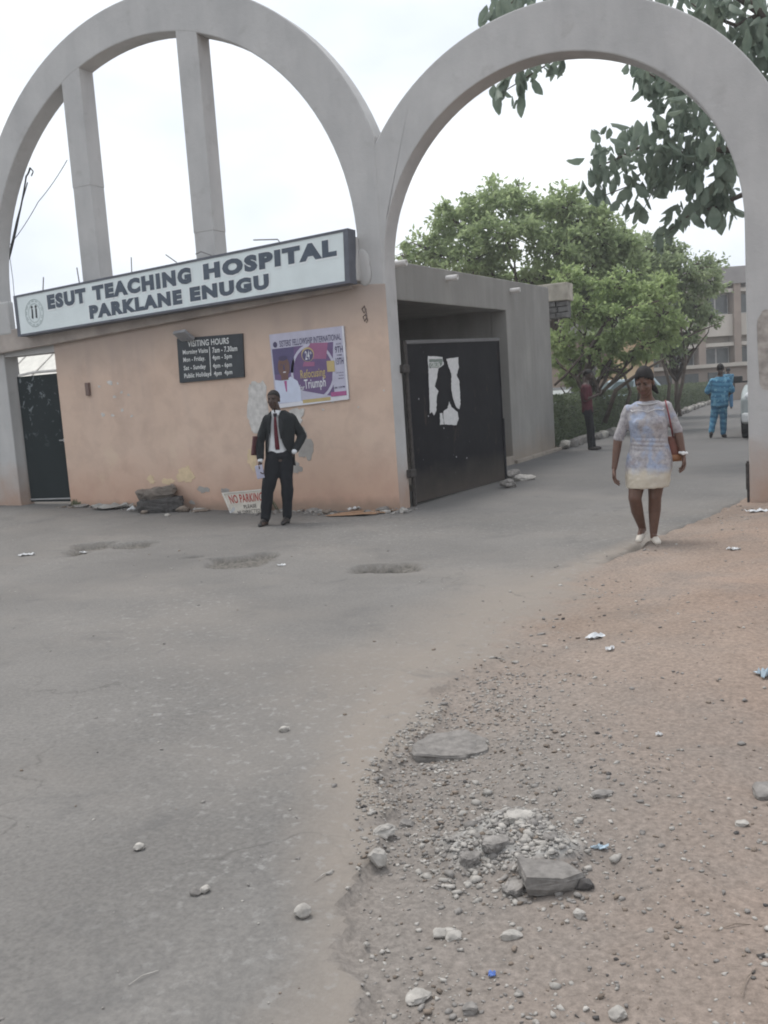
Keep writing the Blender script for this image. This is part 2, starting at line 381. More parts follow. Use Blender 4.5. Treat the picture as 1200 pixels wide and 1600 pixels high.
def mk_ground():
    b = NB('asphalt_and_dirt')
    d = b.attr('dirt'); h = b.attr('hole')
    # asphalt
    a = b.ramp(b.noise(0.55, 6, 0.6, dist=0.3), 0.32, 0.7, (0.150, 0.143, 0.136), (0.200, 0.190, 0.179))
    fine = b.ramp(b.noise(46, 5, 0.72), 0.28, 0.74, (0.74, 0.74, 0.745), (1.18, 1.175, 1.165)); a = b.mix(1.0, a, fine, 'MULTIPLY')
    patch = b.ramp(b.noise(0.42, 4, 0.6, b.scale((1, 1.6, 1))), 0.46, 0.66); a = b.mix(b.math('MULTIPLY', patch, 0.5), a, (0.220, 0.201, 0.182))
    dust = b.ramp(b.math('ADD', b.attr('dust'), b.math('MULTIPLY', b.math('SUBTRACT', b.noise(1.6, 5, .65), .5), .5)), 0.2, 0.8); a = b.mix(b.math('MULTIPLY', dust, 0.75), a, (0.245, 0.213, 0.183))
    dark = b.ramp(b.noise(1.9, 6, 0.7, dist=0.5), 0.56, 0.70); a = b.mix(b.math('MULTIPLY', dark, 0.48), a, (0.11, 0.107, 0.105))
    worn = b.ramp(b.noise(0.35, 3, 0.5), 0.42, 0.6); spk = b.ramp(b.noise(17, 4, 0.7), 0.56, 0.66); a = b.mix(b.math('MULTIPLY', b.math('MULTIPLY', worn, spk), 0.75), a, (0.27, 0.262, 0.25))
    chips = b.ramp(b.voro(85), 0.02, 0.14, (1, 1, 1), (0, 0, 0)); sel = b.ramp(b.noise(30, 2), 0.56, 0.62)
    a = b.mix(b.math('MULTIPLY', b.math('MULTIPLY', chips, sel), 0.55), a, (0.36, 0.34, 0.32))
    cr = b.ramp(b.voro2(0.55), 0.0, 0.007, (1, 1, 1), (0, 0, 0)); crm = b.ramp(b.noise(0.6, 3), 0.55, 0.62); a = b.mix(b.math('MULTIPLY', b.math('MULTIPLY', cr, crm), 0.4), a, (0.07, 0.066, 0.062))
    gate_shade = b.rng(b.sep(1), -1.5, 7.0); a = b.mix(b.math('MULTIPLY', gate_shade, 0.55), a, (0.105, 0.104, 0.106))  # shade of arch and trees painted into the asphalt past the gateway
    # broken-out holes
    hc = b.ramp(b.noise(24, 5, 0.7), 0.3, 0.7, (0.06, 0.056, 0.053), (0.20, 0.185, 0.165)); a = b.mix(h, a, hc)
    # dirt
    e = b.ramp(b.noise(0.9, 6, 0.6, dist=0.4), 0.3, 0.7, (0.225, 0.175, 0.142), (0.295, 0.235, 0.195))
    red = b.rng(b.math('ADD', b.sep(0), b.math('MULTIPLY', b.noise(0.8, 4), 2.0)), 5.0, 6.6); e = b.mix(b.math('MULTIPLY', red, 0.5), e, (0.285, 0.185, 0.135))
    gr = b.ramp(b.noise(1.5, 5, 0.6), 0.45, 0.66); e = b.mix(b.math('MULTIPLY', gr, 0.4), e, (0.175, 0.16, 0.148))
    nearc = b.math('MULTIPLY', b.rng(b.sep(1), -5.6, -7.8), b.rng(b.math('ADD', b.sep(0), b.math('MULTIPLY', b.noise(1.2, 4), 1.4)), 6.6, 4.9)); e = b.mix(b.math('MULTIPLY', nearc, 0.85), e, (0.205, 0.188, 0.172))
    ash = b.ramp(b.math('ADD', b.attr('ash'), b.math('MULTIPLY', b.math('SUBTRACT', b.noise(11, 5, .65), .5), .7)), .3, .7); e = b.mix(b.math('MULTIPLY', ash, .9), e, b.ramp(b.noise(20, 4, .7), .35, .65, (0.235, 0.226, 0.216), (0.40, 0.39, 0.37)))
    ef = b.ramp(b.noise(42, 5, 0.75), 0.28, 0.74, (0.58, 0.58, 0.58), (1.28, 1.28, 1.28)); e = b.mix(1.0, e, ef, 'MULTIPLY')
    es = b.ramp(b.voro(120), 0.05, 0.20, (1, 1, 1), (0, 0, 0)); e = b.mix(b.math('MULTIPLY', b.math('MULTIPLY', es, b.ramp(b.noise(17, 2), 0.5, 0.6)), 0.5), e, (0.36, 0.32, 0.29))
    c = b.mix(b.ramp(b.math('ADD', d, b.math('MULTIPLY', b.math('SUBTRACT', b.noise(7, 5, 0.65), 0.5), 0.7)), 0.25, 0.75), a, e)
    b.col(c, 0.93, spec=0.12)
    st = b.bump(b.noise(60, 5, 0.7), 0.55, 0.008); b.bump(b.noise(7, 4), 0.25, 0.02, st); return b.mat
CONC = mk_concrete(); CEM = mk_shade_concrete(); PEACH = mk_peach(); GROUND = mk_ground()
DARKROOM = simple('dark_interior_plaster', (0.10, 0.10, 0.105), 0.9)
GREYTRIM = simple('grey_blue_trim', (0.105, 0.112, 0.135), 0.55, 0.15, 8)
BLACKSTEEL = simple('black_painted_steel', (0.013, 0.0125, 0.016), 0.75, 0.35, 3, bump=0.12, bsc=14, spec=0.12)
RUST = simple('rusty_steel', (0.05, 0.043, 0.04), 0.8, 0.4, 20)
PIPE = simple('white_plastic_pipe', (0.62, 0.60, 0.58), 0.5, 0.1)
PAPER = simple('white_paper', (0.56, 0.56, 0.56), 0.8, 0.08, 20)
STONE_G = simple('grey_stone', (0.215, 0.20, 0.187), 0.95, 0.35, 22, bump=0.6, bsc=60)
STONE_L = simple('pale_stone', (0.33, 0.31, 0.285), 0.95, 0.3, 25, bump=0.6, bsc=60)
STONE_B = simple('brown_stone', (0.185, 0.15, 0.122), 0.95, 0.35, 14, bump=0.6, bsc=40)
STONE_D = simple('dark_stone', (0.07, 0.065, 0.063), 0.95, 0.3, 20, bump=0.6, bsc=60)

# ================================================================== GROUND
def graded(segs):
    out = []
    for a, b, st in segs:
        n = max(1, int(round((b - a) / st))); out += [a + (b - a) * i / n for i in range(n)]
    out.append(segs[-1][1]); return np.array(out)
gx = graded([(-600, -400, 100), (-400, -80, 40), (-80, -20, 6), (-20, -9, 0.6), (-9, 2.4, 0.05), (2.4, 7.2, 0.024), (7.2, 12, 0.12), (12, 30, 1.2), (30, 100, 8), (100, 400, 50), (400, 600, 100)])
gy = graded([(-600, -400, 100), (-400, -80, 50), (-80, -20, 6), (-20, -11.2, 0.6), (-11.2, -6.2, 0.026), (-6.2, -5.2, 0.04), (-5.2, -2.4, 0.028), (-2.4, -0.6, 0.05), (-0.6, 3, 0.12), (3, 45, 0.8), (45, 100, 5), (100, 400, 50), (400, 600, 100)])
GX, GY = np.meshgrid(gx, gy)
GZ, GD, GH, GE = ground(GX, GY, True)
yard = S((-0.80 - GX) / 0.1) * S((GY - 9.6) / 0.8); GD = np.maximum(GD, yard)
nxg, nyg = len(gx), len(gy)
idx = np.arange(nxg * nyg).reshape(nyg, nxg)
QF = np.stack([idx[:-1, :-1], idx[:-1, 1:], idx[1:, 1:], idx[1:, :-1]], -1).reshape(-1, 4)
GV = np.stack([GX.ravel(), GY.ravel(), GZ.ravel()], -1); gdf = GD.ravel(); ghf = GH.ravel()
gas = ground(GX, GY, 2).ravel()
_d0 = edge_dist(GX, GY); gdu = (S((_d0 + 1.7) / 1.7) * S((-GY - 2.2) / 2.5) * S((8.3 + GY) / 2.0) * 0.9 + 0.8 * S((_d0 + .45) / .45) * S(-GY / 3)).clip(0, 1).ravel()
isd = gdf[QF].mean(1) > 0.5
def ground_part(name, sel):
    F = QF[sel]; us, inv = np.unique(F, return_inverse=True); F2 = inv.reshape(F.shape)
    o = np_mesh(name, GV[us], F2, GROUND, smooth=True)
    for an, arr in (('dirt', gdf), ('hole', ghf), ('dust', gdu), ('ash', gas)):
        a = o.data.attributes.new(an, 'FLOAT', 'POINT'); a.data.foreach_set('value', arr[us].astype(np.float32))
    o['kind'] = 'structure'; return o
ground_part('road', ~isd); ground_part('dirt_ground', isd)

# ================================================================== THE TWO ARCHES
def arch_outline(ci, Ri, co, Ro, inL, outL, inR, outR, zb, n=56):
    """matched (outer, inner) points from the left foot over the crown to the right foot"""
    pairs = [((outL, zb), (inL, zb))]
    a0o = math.acos(max(-1, min(1, (outL - co[0]) / Ro))); a1o = math.acos(max(-1, min(1, (outR - co[0]) / Ro)))
    for k in range(n + 1):
        t = k / n
        ao = a0o + (a1o - a0o) * t; ai = math.pi * (1 - t)
        po = (co[0] + Ro * math.cos(ao), co[1] + Ro * math.sin(ao)); pi_ = (ci[0] + Ri * math.cos(ai), ci[1] + Ri * math.sin(ai))
        if k == 0:
            pairs.append(((outL, (zb + po[1]) / 2), (inL, (zb + pi_[1]) / 2)))
        pairs.append((po, pi_))
    pairs.append(((outR, (zb + pairs[-1][0][1]) / 2), (inR, (zb + pairs[-1][1][1]) / 2)))
    pairs.append(((outR, zb), (inR, zb)))
    return pairs
def arch_mesh(pairs, y0, y1, name, parent):
    m = MB(); n = len(pairs); V = []
    for (o, i) in pairs: V += [(o[0], y0, o[1]), (i[0], y0, i[1]), (i[0], y1, i[1]), (o[0], y1, o[1])]
    F = []
    for k in range(n - 1):
        a, b = 4 * k, 4 * (k + 1)
        for j in range(4):
            j2 = (j + 1) % 4; F.append((a + j, b + j, b + j2, a + j2))
    F += [(0, 1, 2, 3), tuple(4 * (n - 1) + j for j in (3, 2, 1, 0))]
    m.add(V, F); me = m.mesh(name)
    o = link(name, me, parent, CONC)
    bv = o.modifiers.new('bevel', 'BEVEL'); bv.width = 0.018; bv.segments = 2; bv.limit_method = 'ANGLE'; bv.angle_limit = R(50)
    return o
CI_L, RI_L, CO_L, RO_L = (-3.672, 3.4966), 3.3055, (-3.580, 3.5878), 3.7644
CI_R, RI_R, CO_R, RO_R = (2.182, 3.1411), 2.1827, (2.2453, 3.1665), 2.7466
t = thing('concrete_arch', 'wide concrete arch with two upright mullions standing over the hospital name sign', 'arch', (-3.6, 0.15, 0))
def local(o, root):
    o.matrix_parent_inverse = Matrix.Translation(-root.location)
    return o
ARCH_L = t
local(arch_mesh(arch_outline(CI_L, RI_L, CO_L, RO_L, CI_L[0] - RI_L, -7.344, CI_L[0] + RI_L, -0.02, -0.3), 0.010, 0.31, 'arch_ring', t), t)
for (fl, fr, yref, side, joint) in [(103, 131.5, 190, 152, 4.95), (300, 331, 330, 351, 4.0)]:
    xl = at_y(fl, yref, 0.016).x; xr = at_y(fr, yref, 0.016).x
    m = MB(); cx = (xl + xr) / 2
    ztop = CI_L[1] + math.sqrt(RI_L ** 2 - (cx - CI_L[0]) ** 2) + 0.16
    m.box((xl, 0.017, 2.9), (xr, 0.303, joint), bev=0.012); m.box((xl - 0.006, 0.0135, joint - 0.004), (xr + 0.006, 0.306, ztop), bev=0.012)
    local(m.build('mullion', CONC, t), t)
t = thing('concrete_arch', 'plain concrete arch over the driveway entrance', 'arch', (2.2, 0.15, 0))
ARCH_R = t
local(arch_mesh(arch_outline(CI_R, RI_R, CO_R, RO_R, 0.0, -0.045, CI_R[0] + RI_R, CO_R[0] + RO_R, -0.3), 0.016, 0.35, 'arch_ring', t), t)
# scraped rectangular patch on the right leg, iron strip at its inner edge
m = MB(); a = at_y(1183, 486, 0.012); b_ = at_y(1236, 606, 0.012)
V = []; n = 26
for k in range(n):
    q = 2 * math.pi * k / n; cx, cz = (a.x + b_.x) / 2, (a.z + b_.z) / 2
    sx = math.copysign(abs(math.cos(q)) ** 0.35, math.cos(q)); sz = math.copysign(abs(math.sin(q)) ** 0.35, math.sin(q))
    V.append((cx + sx * abs(a.x - b_.x) / 2 * (1 + 0.05 * math.sin(5 * q)), cz + sz * abs(a.z - b_.z) / 2 * (1 + 0.03 * math.cos(7 * q))))
m.prism(V, 0.011, 0.019)
PATCH = simple('scraped_plaster', (0.33, 0.30, 0.275), 0.95, 0.35, 9, bump=0.4, bsc=30)
local(m.build('plaster_patch', PATCH, t), t)
m = MB(); m.box((4.335, 0.06, -0.05), (4.362, 0.13, 0.52)); m.tube([(4.345, 0.05, 0.2), (4.345, 0.05, 0.5)], 0.02, 8)
local(m.build('hinge_strip', RUST, t), t)

# ================================================================== GATEHOUSE
gh = thing('gatehouse', 'low gatehouse with peach painted front wall below the hospital sign', 'gatehouse', (-3.2, 4.5, 0))
def P(o): return local(o, gh)
zl = at_y(85, 545, 0).z
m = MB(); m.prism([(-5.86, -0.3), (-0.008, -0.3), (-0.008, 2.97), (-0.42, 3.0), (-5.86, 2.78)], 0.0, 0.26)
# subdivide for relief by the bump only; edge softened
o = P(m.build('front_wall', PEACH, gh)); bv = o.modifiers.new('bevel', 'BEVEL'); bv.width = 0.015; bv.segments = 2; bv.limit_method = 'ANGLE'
FRONT = o
def wall_patch(px, py, rx, rz, mat, seed, proud=0.005, name='plaster_patch', square=1.0, rough=0.35):
    p = at_y(px, py, 0.0); rr = random.Random(seed); n = 34; poly = []
    ph = [rr.uniform(0, 6.28) for _ in range(6)]
    for k in range(n):
        q = 2 * math.pi * k / n
        w = 1 + rough * (0.45 * math.sin(2 * q + ph[0]) + 0.35 * math.sin(3 * q + ph[1]) + 0.3 * math.sin(5 * q + ph[2]) + 0.25 * math.sin(9 * q + ph[3])) + rr.uniform(-0.08, 0.08)
        sx = math.copysign(abs(math.cos(q)) ** square, math.cos(q)); sz = math.copysign(abs(math.sin(q)) ** square, math.sin(q))
        poly.append((p.x + rx * sx * w, p.z + rz * sz * w))
    m = MB(); m.prism(poly, -proud, 0.004)
    o = m.build(name, mat, FRONT); return local(o, gh) if False else o
CREAM = simple('bared_cream_paint', (0.60, 0.47, 0.31), 0.9, 0.12, 9)
GREYP = simple('bared_grey_plaster', (0.33, 0.31, 0.29), 0.95, 0.15, 9)
GLUE = simple('torn_paper_remnant', (0.52, 0.50, 0.48), 0.9, 0.22, 12)
FRONT.matrix_parent_inverse = Matrix.Translation(-gh.location)
for args in [(290, 742, .14, .13, CREAM, 3), (262, 752, .10, .05, CREAM, 4), (236, 749, .07, .06, CREAM, 5), (394, 716, .085, .14, CREAM, 6),
             (318, 765, .10, .05, GREYP, 7), (352, 768, .06, .06, GREYP, 8), (476, 695, .12, .22, GREYP, 9), (462, 730, .1, .08, GREYP, 10),
             (300, 785, .05, .03, GREYP, 11)]:
    wall_patch(*args)
for k, (px, py, s) in enumerate([(172, 598, 10), (155, 604, 5), (184, 599, 4), (190, 613, 5), (201, 617, 5), (179, 620, 6), (191, 641, 6), (176, 649, 6), (161, 648, 8), (206, 650, 5), (505, 640, 4), (520, 628, 4), (560, 636, 3), (600, 610, 3)]):
    wall_patch(px, py, s * 0.0048, s * 0.0036, GLUE, 40 + k, 0.004, 'paper_scrap')
for args in [(404, 633, .155, .33, GLUE, 21, .006), (398, 612, .10, .13, GLUE, 22, .009), (462, 650, .14, .10, GLUE, 23, .012), (402, 665, .12, .10, GLUE, 24, .015)]:
    wall_patch(*args, name='paper_remnant', square=0.6, rough=0.28)
m = MB(); p = at_y(139, 608, 0); m.box((p.x - .035, -0.05, p.z - .1), (p.x + .035, 0.004, p.z + .1), bev=.008)
local(m.build('junction_box', simple('brown_box', (0.17, 0.115, 0.10), 0.6), gh), gh)
# scrawl of dark paint by the pillar: a loop drawn with a thin raised line
m = MB(); p = at_y(569, 490, -0.006); pts = [(0, .09), (.035, .05), (.0, .01), (-.03, .06), (.01, .1), (.03, .02), (.035, -.05), (.0, -.1), (-.02, -.04), (.02, -.01), (.045, -.09), (.02, -.12)]
m.tube([(p.x + a_, -0.006, p.z + b_) for a_, b_ in pts], 0.0075, 6); P(m.build('painted_scrawl', simple('dark_scrawl', (0.13, 0.10, 0.09)), gh))
# ledge below the sign: slopes up to the right like the sign it carries
m = MB()
m.prism([(-7.35, 2.60), (-5.86, 2.665), (-0.46, 2.945), (-0.46, 3.06), (-7.35, 2.97)], -0.10, -0.002)
o = P(m.build('ledge', simple('stained_cement', (0.36, 0.315, 0.285), 0.95, 0.2, 3, bump=0.4, bsc=20), gh)); bv = o.modifiers.new('bevel', 'BEVEL'); bv.width = 0.02; bv.segments = 2; bv.limit_method = 'ANGLE'
m = MB(); a = at_y(10, 545, -0.09)
m.box((-7.0, 0.03, 2.56), (-5.84, 0.30, 2.98))
P(m.build('lintel', CONC, gh))
for (x0, z0, x1, z1, d) in [(-0.47, 3.03, -0.335, 3.60, -0.13), (-6.98, 2.90, -6.62, 3.42, -0.11)]:
    m = MB(); m.box((x0, d, z0), (x1, 0.006, z1), bev=0.03); P(m.build('bracket_block', CONC, gh))
m = MB(); p = at_y(570, 415, 0); m.ell((p.x - 0.04, 0.0, p.z + 0.02), (0.12, 0.025, 0.20), nu=14, nv=10); m.ell((p.x - .01, 0, p.z - .1), (.10, .022, .16), nu=12, nv=8)
P(m.build('mortar_lump', CONC, gh, smooth=True))
# flank wall along the drive with its deep opening
FX0, FX1 = -0.47, -0.62
def fx(y): return FX0 + (FX1 - FX0) * (y - 0.3) / 9.65
OY0, OY1, OZ = 0.55, 6.58, 2.95
YB = 9.78
def zt(y): return 3.42 + 0.26 * (y - 0.3) / 9.65
def flank(name, poly, mat=CEM, th=0.32):
    m = MB(); n = len(poly)
    V = [(fx(y), y, z) for y, z in poly] + [(fx(y) - th, y, z) for y, z in poly]
    m.add(V, [tuple(range(n)), tuple(range(2 * n - 1, n - 1, -1))] + [(i, n + i, n + (i + 1) % n, (i + 1) % n) for i in range(n)])
    o = P(m.build(name, mat, gh)); bv = o.modifiers.new('bevel', 'BEVEL'); bv.width = 0.018; bv.segments = 2; bv.limit_method = 'ANGLE'; return o
flank('side_wall', [(0.32, -0.2), (OY0, -0.2), (OY0, OZ - 0.08), (OY1, OZ + 0.05), (OY1, -0.2), (YB, -0.2), (YB, zt(YB)), (0.32, zt(0.32))])
m = MB()   # jamb, inner walls, floor, roof
m.box((-3.2, OY1 + 0.02, -0.1), (-0.80, OY1 + 0.2, 3.2)); P(m.build('inner_wall', CEM, gh))
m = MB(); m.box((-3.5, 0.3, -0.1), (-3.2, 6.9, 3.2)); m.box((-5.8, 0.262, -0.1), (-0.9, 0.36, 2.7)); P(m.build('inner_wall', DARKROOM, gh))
m = MB(); m.box((-3.2, 0.36, -0.1), (-0.8, OY1, 0.10)); P(m.build('floor', CEM, gh))
m = MB(); m.box((-5.85, 0.33, 3.02), (-0.86, YB - 0.02, 3.2)); P(m.build('roof', CEM, gh))
m = MB(); m.box((-6.0, YB - 0.3, -0.2), (-0.95, YB - 0.03, 3.5)); m.box((-5.85, 0.33, -0.2), (-5.6, YB - 0.3, 3.01)); P(m.build('rear_wall', CEM, gh))
m = MB(); m.box((-0.80, OY1 - 0.5, -0.05), (fx(OY1) + 0.02, OY1 + 0.0, 0.16), bev=0.02); m.box((fx(8) - 0.05, OY1 + .02, -0.1), (fx(8) + 0.10, YB + 0.1, 0.07), bev=0.02); P(m.build('plinth', simple('dusty_cement', (0.26, 0.225, 0.19), 0.95, 0.2, 5, bump=0.4), gh))
for px, py in [(622, 412), (706, 434), (809, 453)]:
    p = at_x(px, py, -0.42); y = p.y
    m = MB(); x0 = fx(y) - 0.15; x1 = fx(y) + 0.20; z = p.z
    nn = 14; V = []
    for xx, rr_ in ((x0, .046), (x1, .046), (x1, .036), (x0, .036)):
        V += [(xx, y + rr_ * math.cos(2 * math.pi * j / nn), z + rr_ * math.sin(2 * math.pi * j / nn)) for j in range(nn)]
    F = []
    for i in range(3): F += [(i * nn + j, i * nn + (j + 1) % nn, (i + 1) * nn + (j + 1) % nn, (i + 1) * nn + j) for j in range(nn)]
    m.add(V, F); P(m.build('drain_pipe', PIPE, gh, smooth=True))

# rough concrete stub behind the gatehouse
a = at_y(861, 440, 10.9); b_ = at_y(896, 497, 10.9)
st = thing('concrete_canopy', 'rough concrete canopy end jutting out behind the gatehouse corner', 'canopy', (a.x, 11, 3.0))
m = MB(); zm = a.z * 0.45 + b_.z * 0.55
a = at_y(861, 444, 10.75); b_ = at_y(895, 497, 11.1); zm = a.z * 0.5 + b_.z * 0.5
m.box((a.x - .5, 10.72, zm), (b_.x, 11.25, a.z + 0.01), bev=0.03); local(m.build('roof_slab', simple('pale_lichen_concrete', (0.36, 0.33, 0.28), 0.95, 0.3, 4, bump=0.5), st), st)
m = MB()
m.box((a.x - .45, 10.86, b_.z + .02), (b_.x - .06, 11.2, zm - .003)); local(m.build('beam', simple('grey_beam', (0.12, 0.118, 0.115), .95), st), st)
RGB_ = simple('rough_grey_block', (0.14, 0.135, 0.13), 0.95, 0.4, 9, bump=0.8)
for k in range(3):
    z0 = b_.z + (zm - b_.z) * k / 3.0; h_ = (zm - b_.z) / 3.0; x = b_.x - .03
    while x > a.x - .3:
        w_ = random.uniform(.24, .36); m = MB(); m.box((x - w_ + .015, 10.76 + random.uniform(-.04, .04), z0 + .008), (x, 10.9, z0 + h_ - .008), bev=.025); local(m.build('block', RGB_, st), st); x -= w_
m = MB(); m.box((a.x - .45, 10.9, -0.1), (a.x - .2, 11.2, b_.z + .02)); local(m.build('post', CEM, st), st)

# ================================================================== PRINT HELPERS (quads that carry lettering)
class Quad:
    def __init__(s, tl, tr, br, bl, y=0.0):
        s.c = [at_y(*p, y) for p in (tl, tr, br, bl)]
        n = (s.c[1] - s.c[0]).cross(s.c[2] - s.c[1]).normalized()
        s.n = n if n.y < 0 else -n
    def __call__(s, u, v, d=0.0):
        tl, tr, br, bl = s.c
        return (bl * (1 - u) + br * u) * (1 - v) + (tl * (1 - u) + tr * u) * v + s.n * d
    def slab(s, m, d0, d1, u0=0, u1=1, v0=0, v1=1, mi=0):
        V = [s(u, v, d) for d in (d1, d0) for u, v in ((u0, v0), (u1, v0), (u1, v1), (u0, v1))]
        return m.add(V, [(0, 1, 2, 3), (7, 6, 5, 4), (0, 4, 5, 1), (1, 5, 6, 2), (2, 6, 7, 3), (3, 7, 4, 0)], mi)
    def poly(s, m, pts, d, mi=0):
        return m.add([s(u, v, d) for u, v in pts], [tuple(range(len(pts)))], mi)
    def disc(s, m, u, v, ru, rv, d, n=28, mi=0, rin=0.0):
        o = [(u + ru * math.cos(2 * math.pi * k / n), v + rv * math.sin(2 * math.pi * k / n)) for k in range(n)]
        if rin <= 0: return s.poly(m, o, d, mi)
        i = [(u + ru * rin * math.cos(2 * math.pi * k / n), v + rv * rin * math.sin(2 * math.pi * k / n)) for k in range(n)]
        return m.add([s(a, b, d) for a, b in o + i], [(k, (k + 1) % n, n + (k + 1) % n, n + k) for k in range(n)], mi)
_tc = {}
def text_pts(body, bold=0.0):
    key = (body, bold)
    if key in _tc: return _tc[key]
    cu = bpy.data.curves.new('t', 'FONT'); cu.body = body; cu.size = 1; cu.resolution_u = 3; cu.offset = bold; cu.space_character = 1 + bold * 3.2; cu.fill_mode = 'FRONT'
    ob = bpy.data.objects.new('t', cu); COL.objects.link(ob); bpy.context.view_layer.update()
    me = bpy.data.meshes.new_from_object(ob.evaluated_get(bpy.context.evaluated_depsgraph_get()))
    V = np.array([v.co[:2] for v in me.vertices]); F = [tuple(p.vertices) for p in me.polygons]
    bpy.data.objects.remove(ob); bpy.data.curves.remove(cu); bpy.data.meshes.remove(me)
    mn, mx = V.min(0), V.max(0); V = (V - mn) / (mx - mn)
    _tc[key] = (V, F); return _tc[key]
def write(q, m, body, u0, u1, v0, v1, d, bold=0.0, mi=0, shear=0.0):
    V, F = text_pts(body, bold)
    return m.add([q(u0 + a * (u1 - u0) + shear * b, v0 + b * (v1 - v0), d) for a, b in V], F, mi)
def flat(m, name, mats, parent):
    """prints face the viewer: fix winding by normal"""
    me = m.mesh(name, fix=False); bm = bmesh.new(); bm.from_mesh(me)
    for f in bm.faces:
        f.normal_update()
        if f.normal.y > 0: f.normal_flip()
    bm.to_mesh(me); bm.free()
    return link(name, me, parent, mats)

# ================================================================== HOSPITAL SIGN
SY = -0.30
q = Quad((24, 464), (539, 360), (542, 440.5), (31, 524), SY)
hs = thing('hospital_sign', 'long white sign board reading ESUT TEACHING HOSPITAL PARKLANE ENUGU', 'sign', tuple(q(0.5, 0, -0.1)))
SIGNW = simple('white_sign_face', (0.66, 0.72, 0.725), 0.35, 0.05, 3)
INK = simple('slate_letters', (0.075, 0.095, 0.125), 0.6, 0.12, 10); HALO = simple('white_letter_edge', (0.74, 0.77, 0.78), 0.5, 0.04)
m = MB(); q.slab(m, -0.012, 0.0, 0.004, 0.996, 0.02, 0.98); local(m.build('sign_face', SIGNW, hs), hs)
m = MB(); q.slab(m, -0.20, 0.012, -0.004, 1.006, 0.98, 1.03); q.slab(m, -0.20, 0.012, -0.004, 1.006, -0.03, 0.02)
q.slab(m, -0.199, 0.010, -0.006, 0.004, -0.03, 1.03); q.slab(m, -0.199, 0.010, 0.996, 1.008, -0.031, 1.031); q.slab(m, -0.20, -0.02, 0.004, 0.996, 0.02, 0.98)
local(m.build('frame', GREYTRIM, hs), hs)
words = [('ESUT', .112, .246, .52, .89), ('TEACHING', .268, .580, .53, .89), ('HOSPITAL', .616, .978, .54, .89), ('PARKLANE', .252, .548, .11, .44), ('ENUGU', .572, .798, .12, .44)]
m = MB()
for w, u0, u1, v0, v1 in words: write(q, m, w, u0 - .004, u1 + .003, v0 - .04, v1 + .02, 0.003, 0.080)
local(flat(m, 'letter_edging', HALO, hs), hs)
for w, u0, u1, v0, v1 in words:
    m = MB(); write(q, m, w, u0, u1, v0, v1, 0.006, 0.074); local(flat(m, 'lettering', INK, hs), hs)
m = MB(); q.disc(m, .062, .5, .033, .36, 0.003, 36, 0, 0.93); q.disc(m, .062, .5, .022, .25, 0.003, 32, 0, 0.90)
for k in range(40):
    a_ = 2 * math.pi * k / 40
    if k % 3: q.disc(m, .062 + .0275 * math.cos(a_), .5 + .305 * math.sin(a_), .0022, .022, 0.003, 6)
emb = local(flat(m, 'emblem', simple('emblem_grey_green', (0.42, 0.48, 0.48), 0.6), hs), hs)
m = MB()
for du in (-.009, .005): q.poly(m, [(.062 + du - .002, .38), (.062 + du + .004, .36), (.062 + du + .005, .6), (.062 + du, .63)], 0.004); q.disc(m, .062 + du + .002, .66, .004, .035, 0.004, 10)
o = flat(m, 'emblem_figures', simple('emblem_black', (0.05, 0.055, 0.06)), emb)
# rods, weeds and cables around the sign
RODG = simple('grey_iron_rod', (0.22, 0.21, 0.21), 0.7)
for pts, lab in [([(259, 398), (276, 410)], 'bent iron rod slanting up left of the second mullion on the sign'), ([(205, 402), (206, 428)], 'upright iron rod on the sign above the word TEACHING'),
                 ([(396, 375), (434, 374), (439, 382)], 'hooked iron rod lying along the sign top right of the mullions'), ([(68, 433), (67, 458)], 'short upright iron rod on the left end of the sign'),
                 ([(306, 397), (314, 393), (330, 399)], 'bent iron rod at the foot of the second mullion'), ([(120, 418), (124, 442)], 'short iron rod beside the foot of the left mullion')]:
    m = MB(); m.tube([at_y(x, y, SY + 0.17) for x, y in pts], 0.009, 6); tag(m.build('iron_rod', RODG), lab, 'rod')
def cable(pts, r, lab, y, sag=0.0):
    P_ = [at_y(px, py, y) for px, py in pts]; out = []
    for i in range(len(P_) - 1):
        for k in range(8):
            t_ = k / 8; p = P_[i].lerp(P_[i + 1], t_); out.append(p + Vector((0, 0, -sag * 4 * t_ * (1 - t_))))
    out.append(P_[-1]); m = MB(); m.tube(out, r, 6); return tag(m.build('cable', simple('black_cable', (0.03, 0.03, 0.032), 0.6)), lab, 'cable')
cable([(47, 262), (41, 275), (30, 335), (14, 405)], 0.014, 'thick black cable hanging along the left inner side of the wide arch', 0.33, 0.02)
cable([(43, 285), (26, 345), (14, 398)], 0.009, 'thinner black cable beside the thick one in the wide arch', 0.36, 0.0)
cable([(105, 250), (60, 315), (16, 382)], 0.006, 'thin pale cable crossing from the left mullion to the arch side', 0.25, 0.03)
cable([(47, 262), (52, 268), (49, 275)], 0.010, 'short cable end dangling from the wide arch', 0.33, 0.0)
cable([(15, 400), (20, 435), (23, 470)], 0.005, 'thin wire dropping to the left end of the sign', 0.36, 0.0)

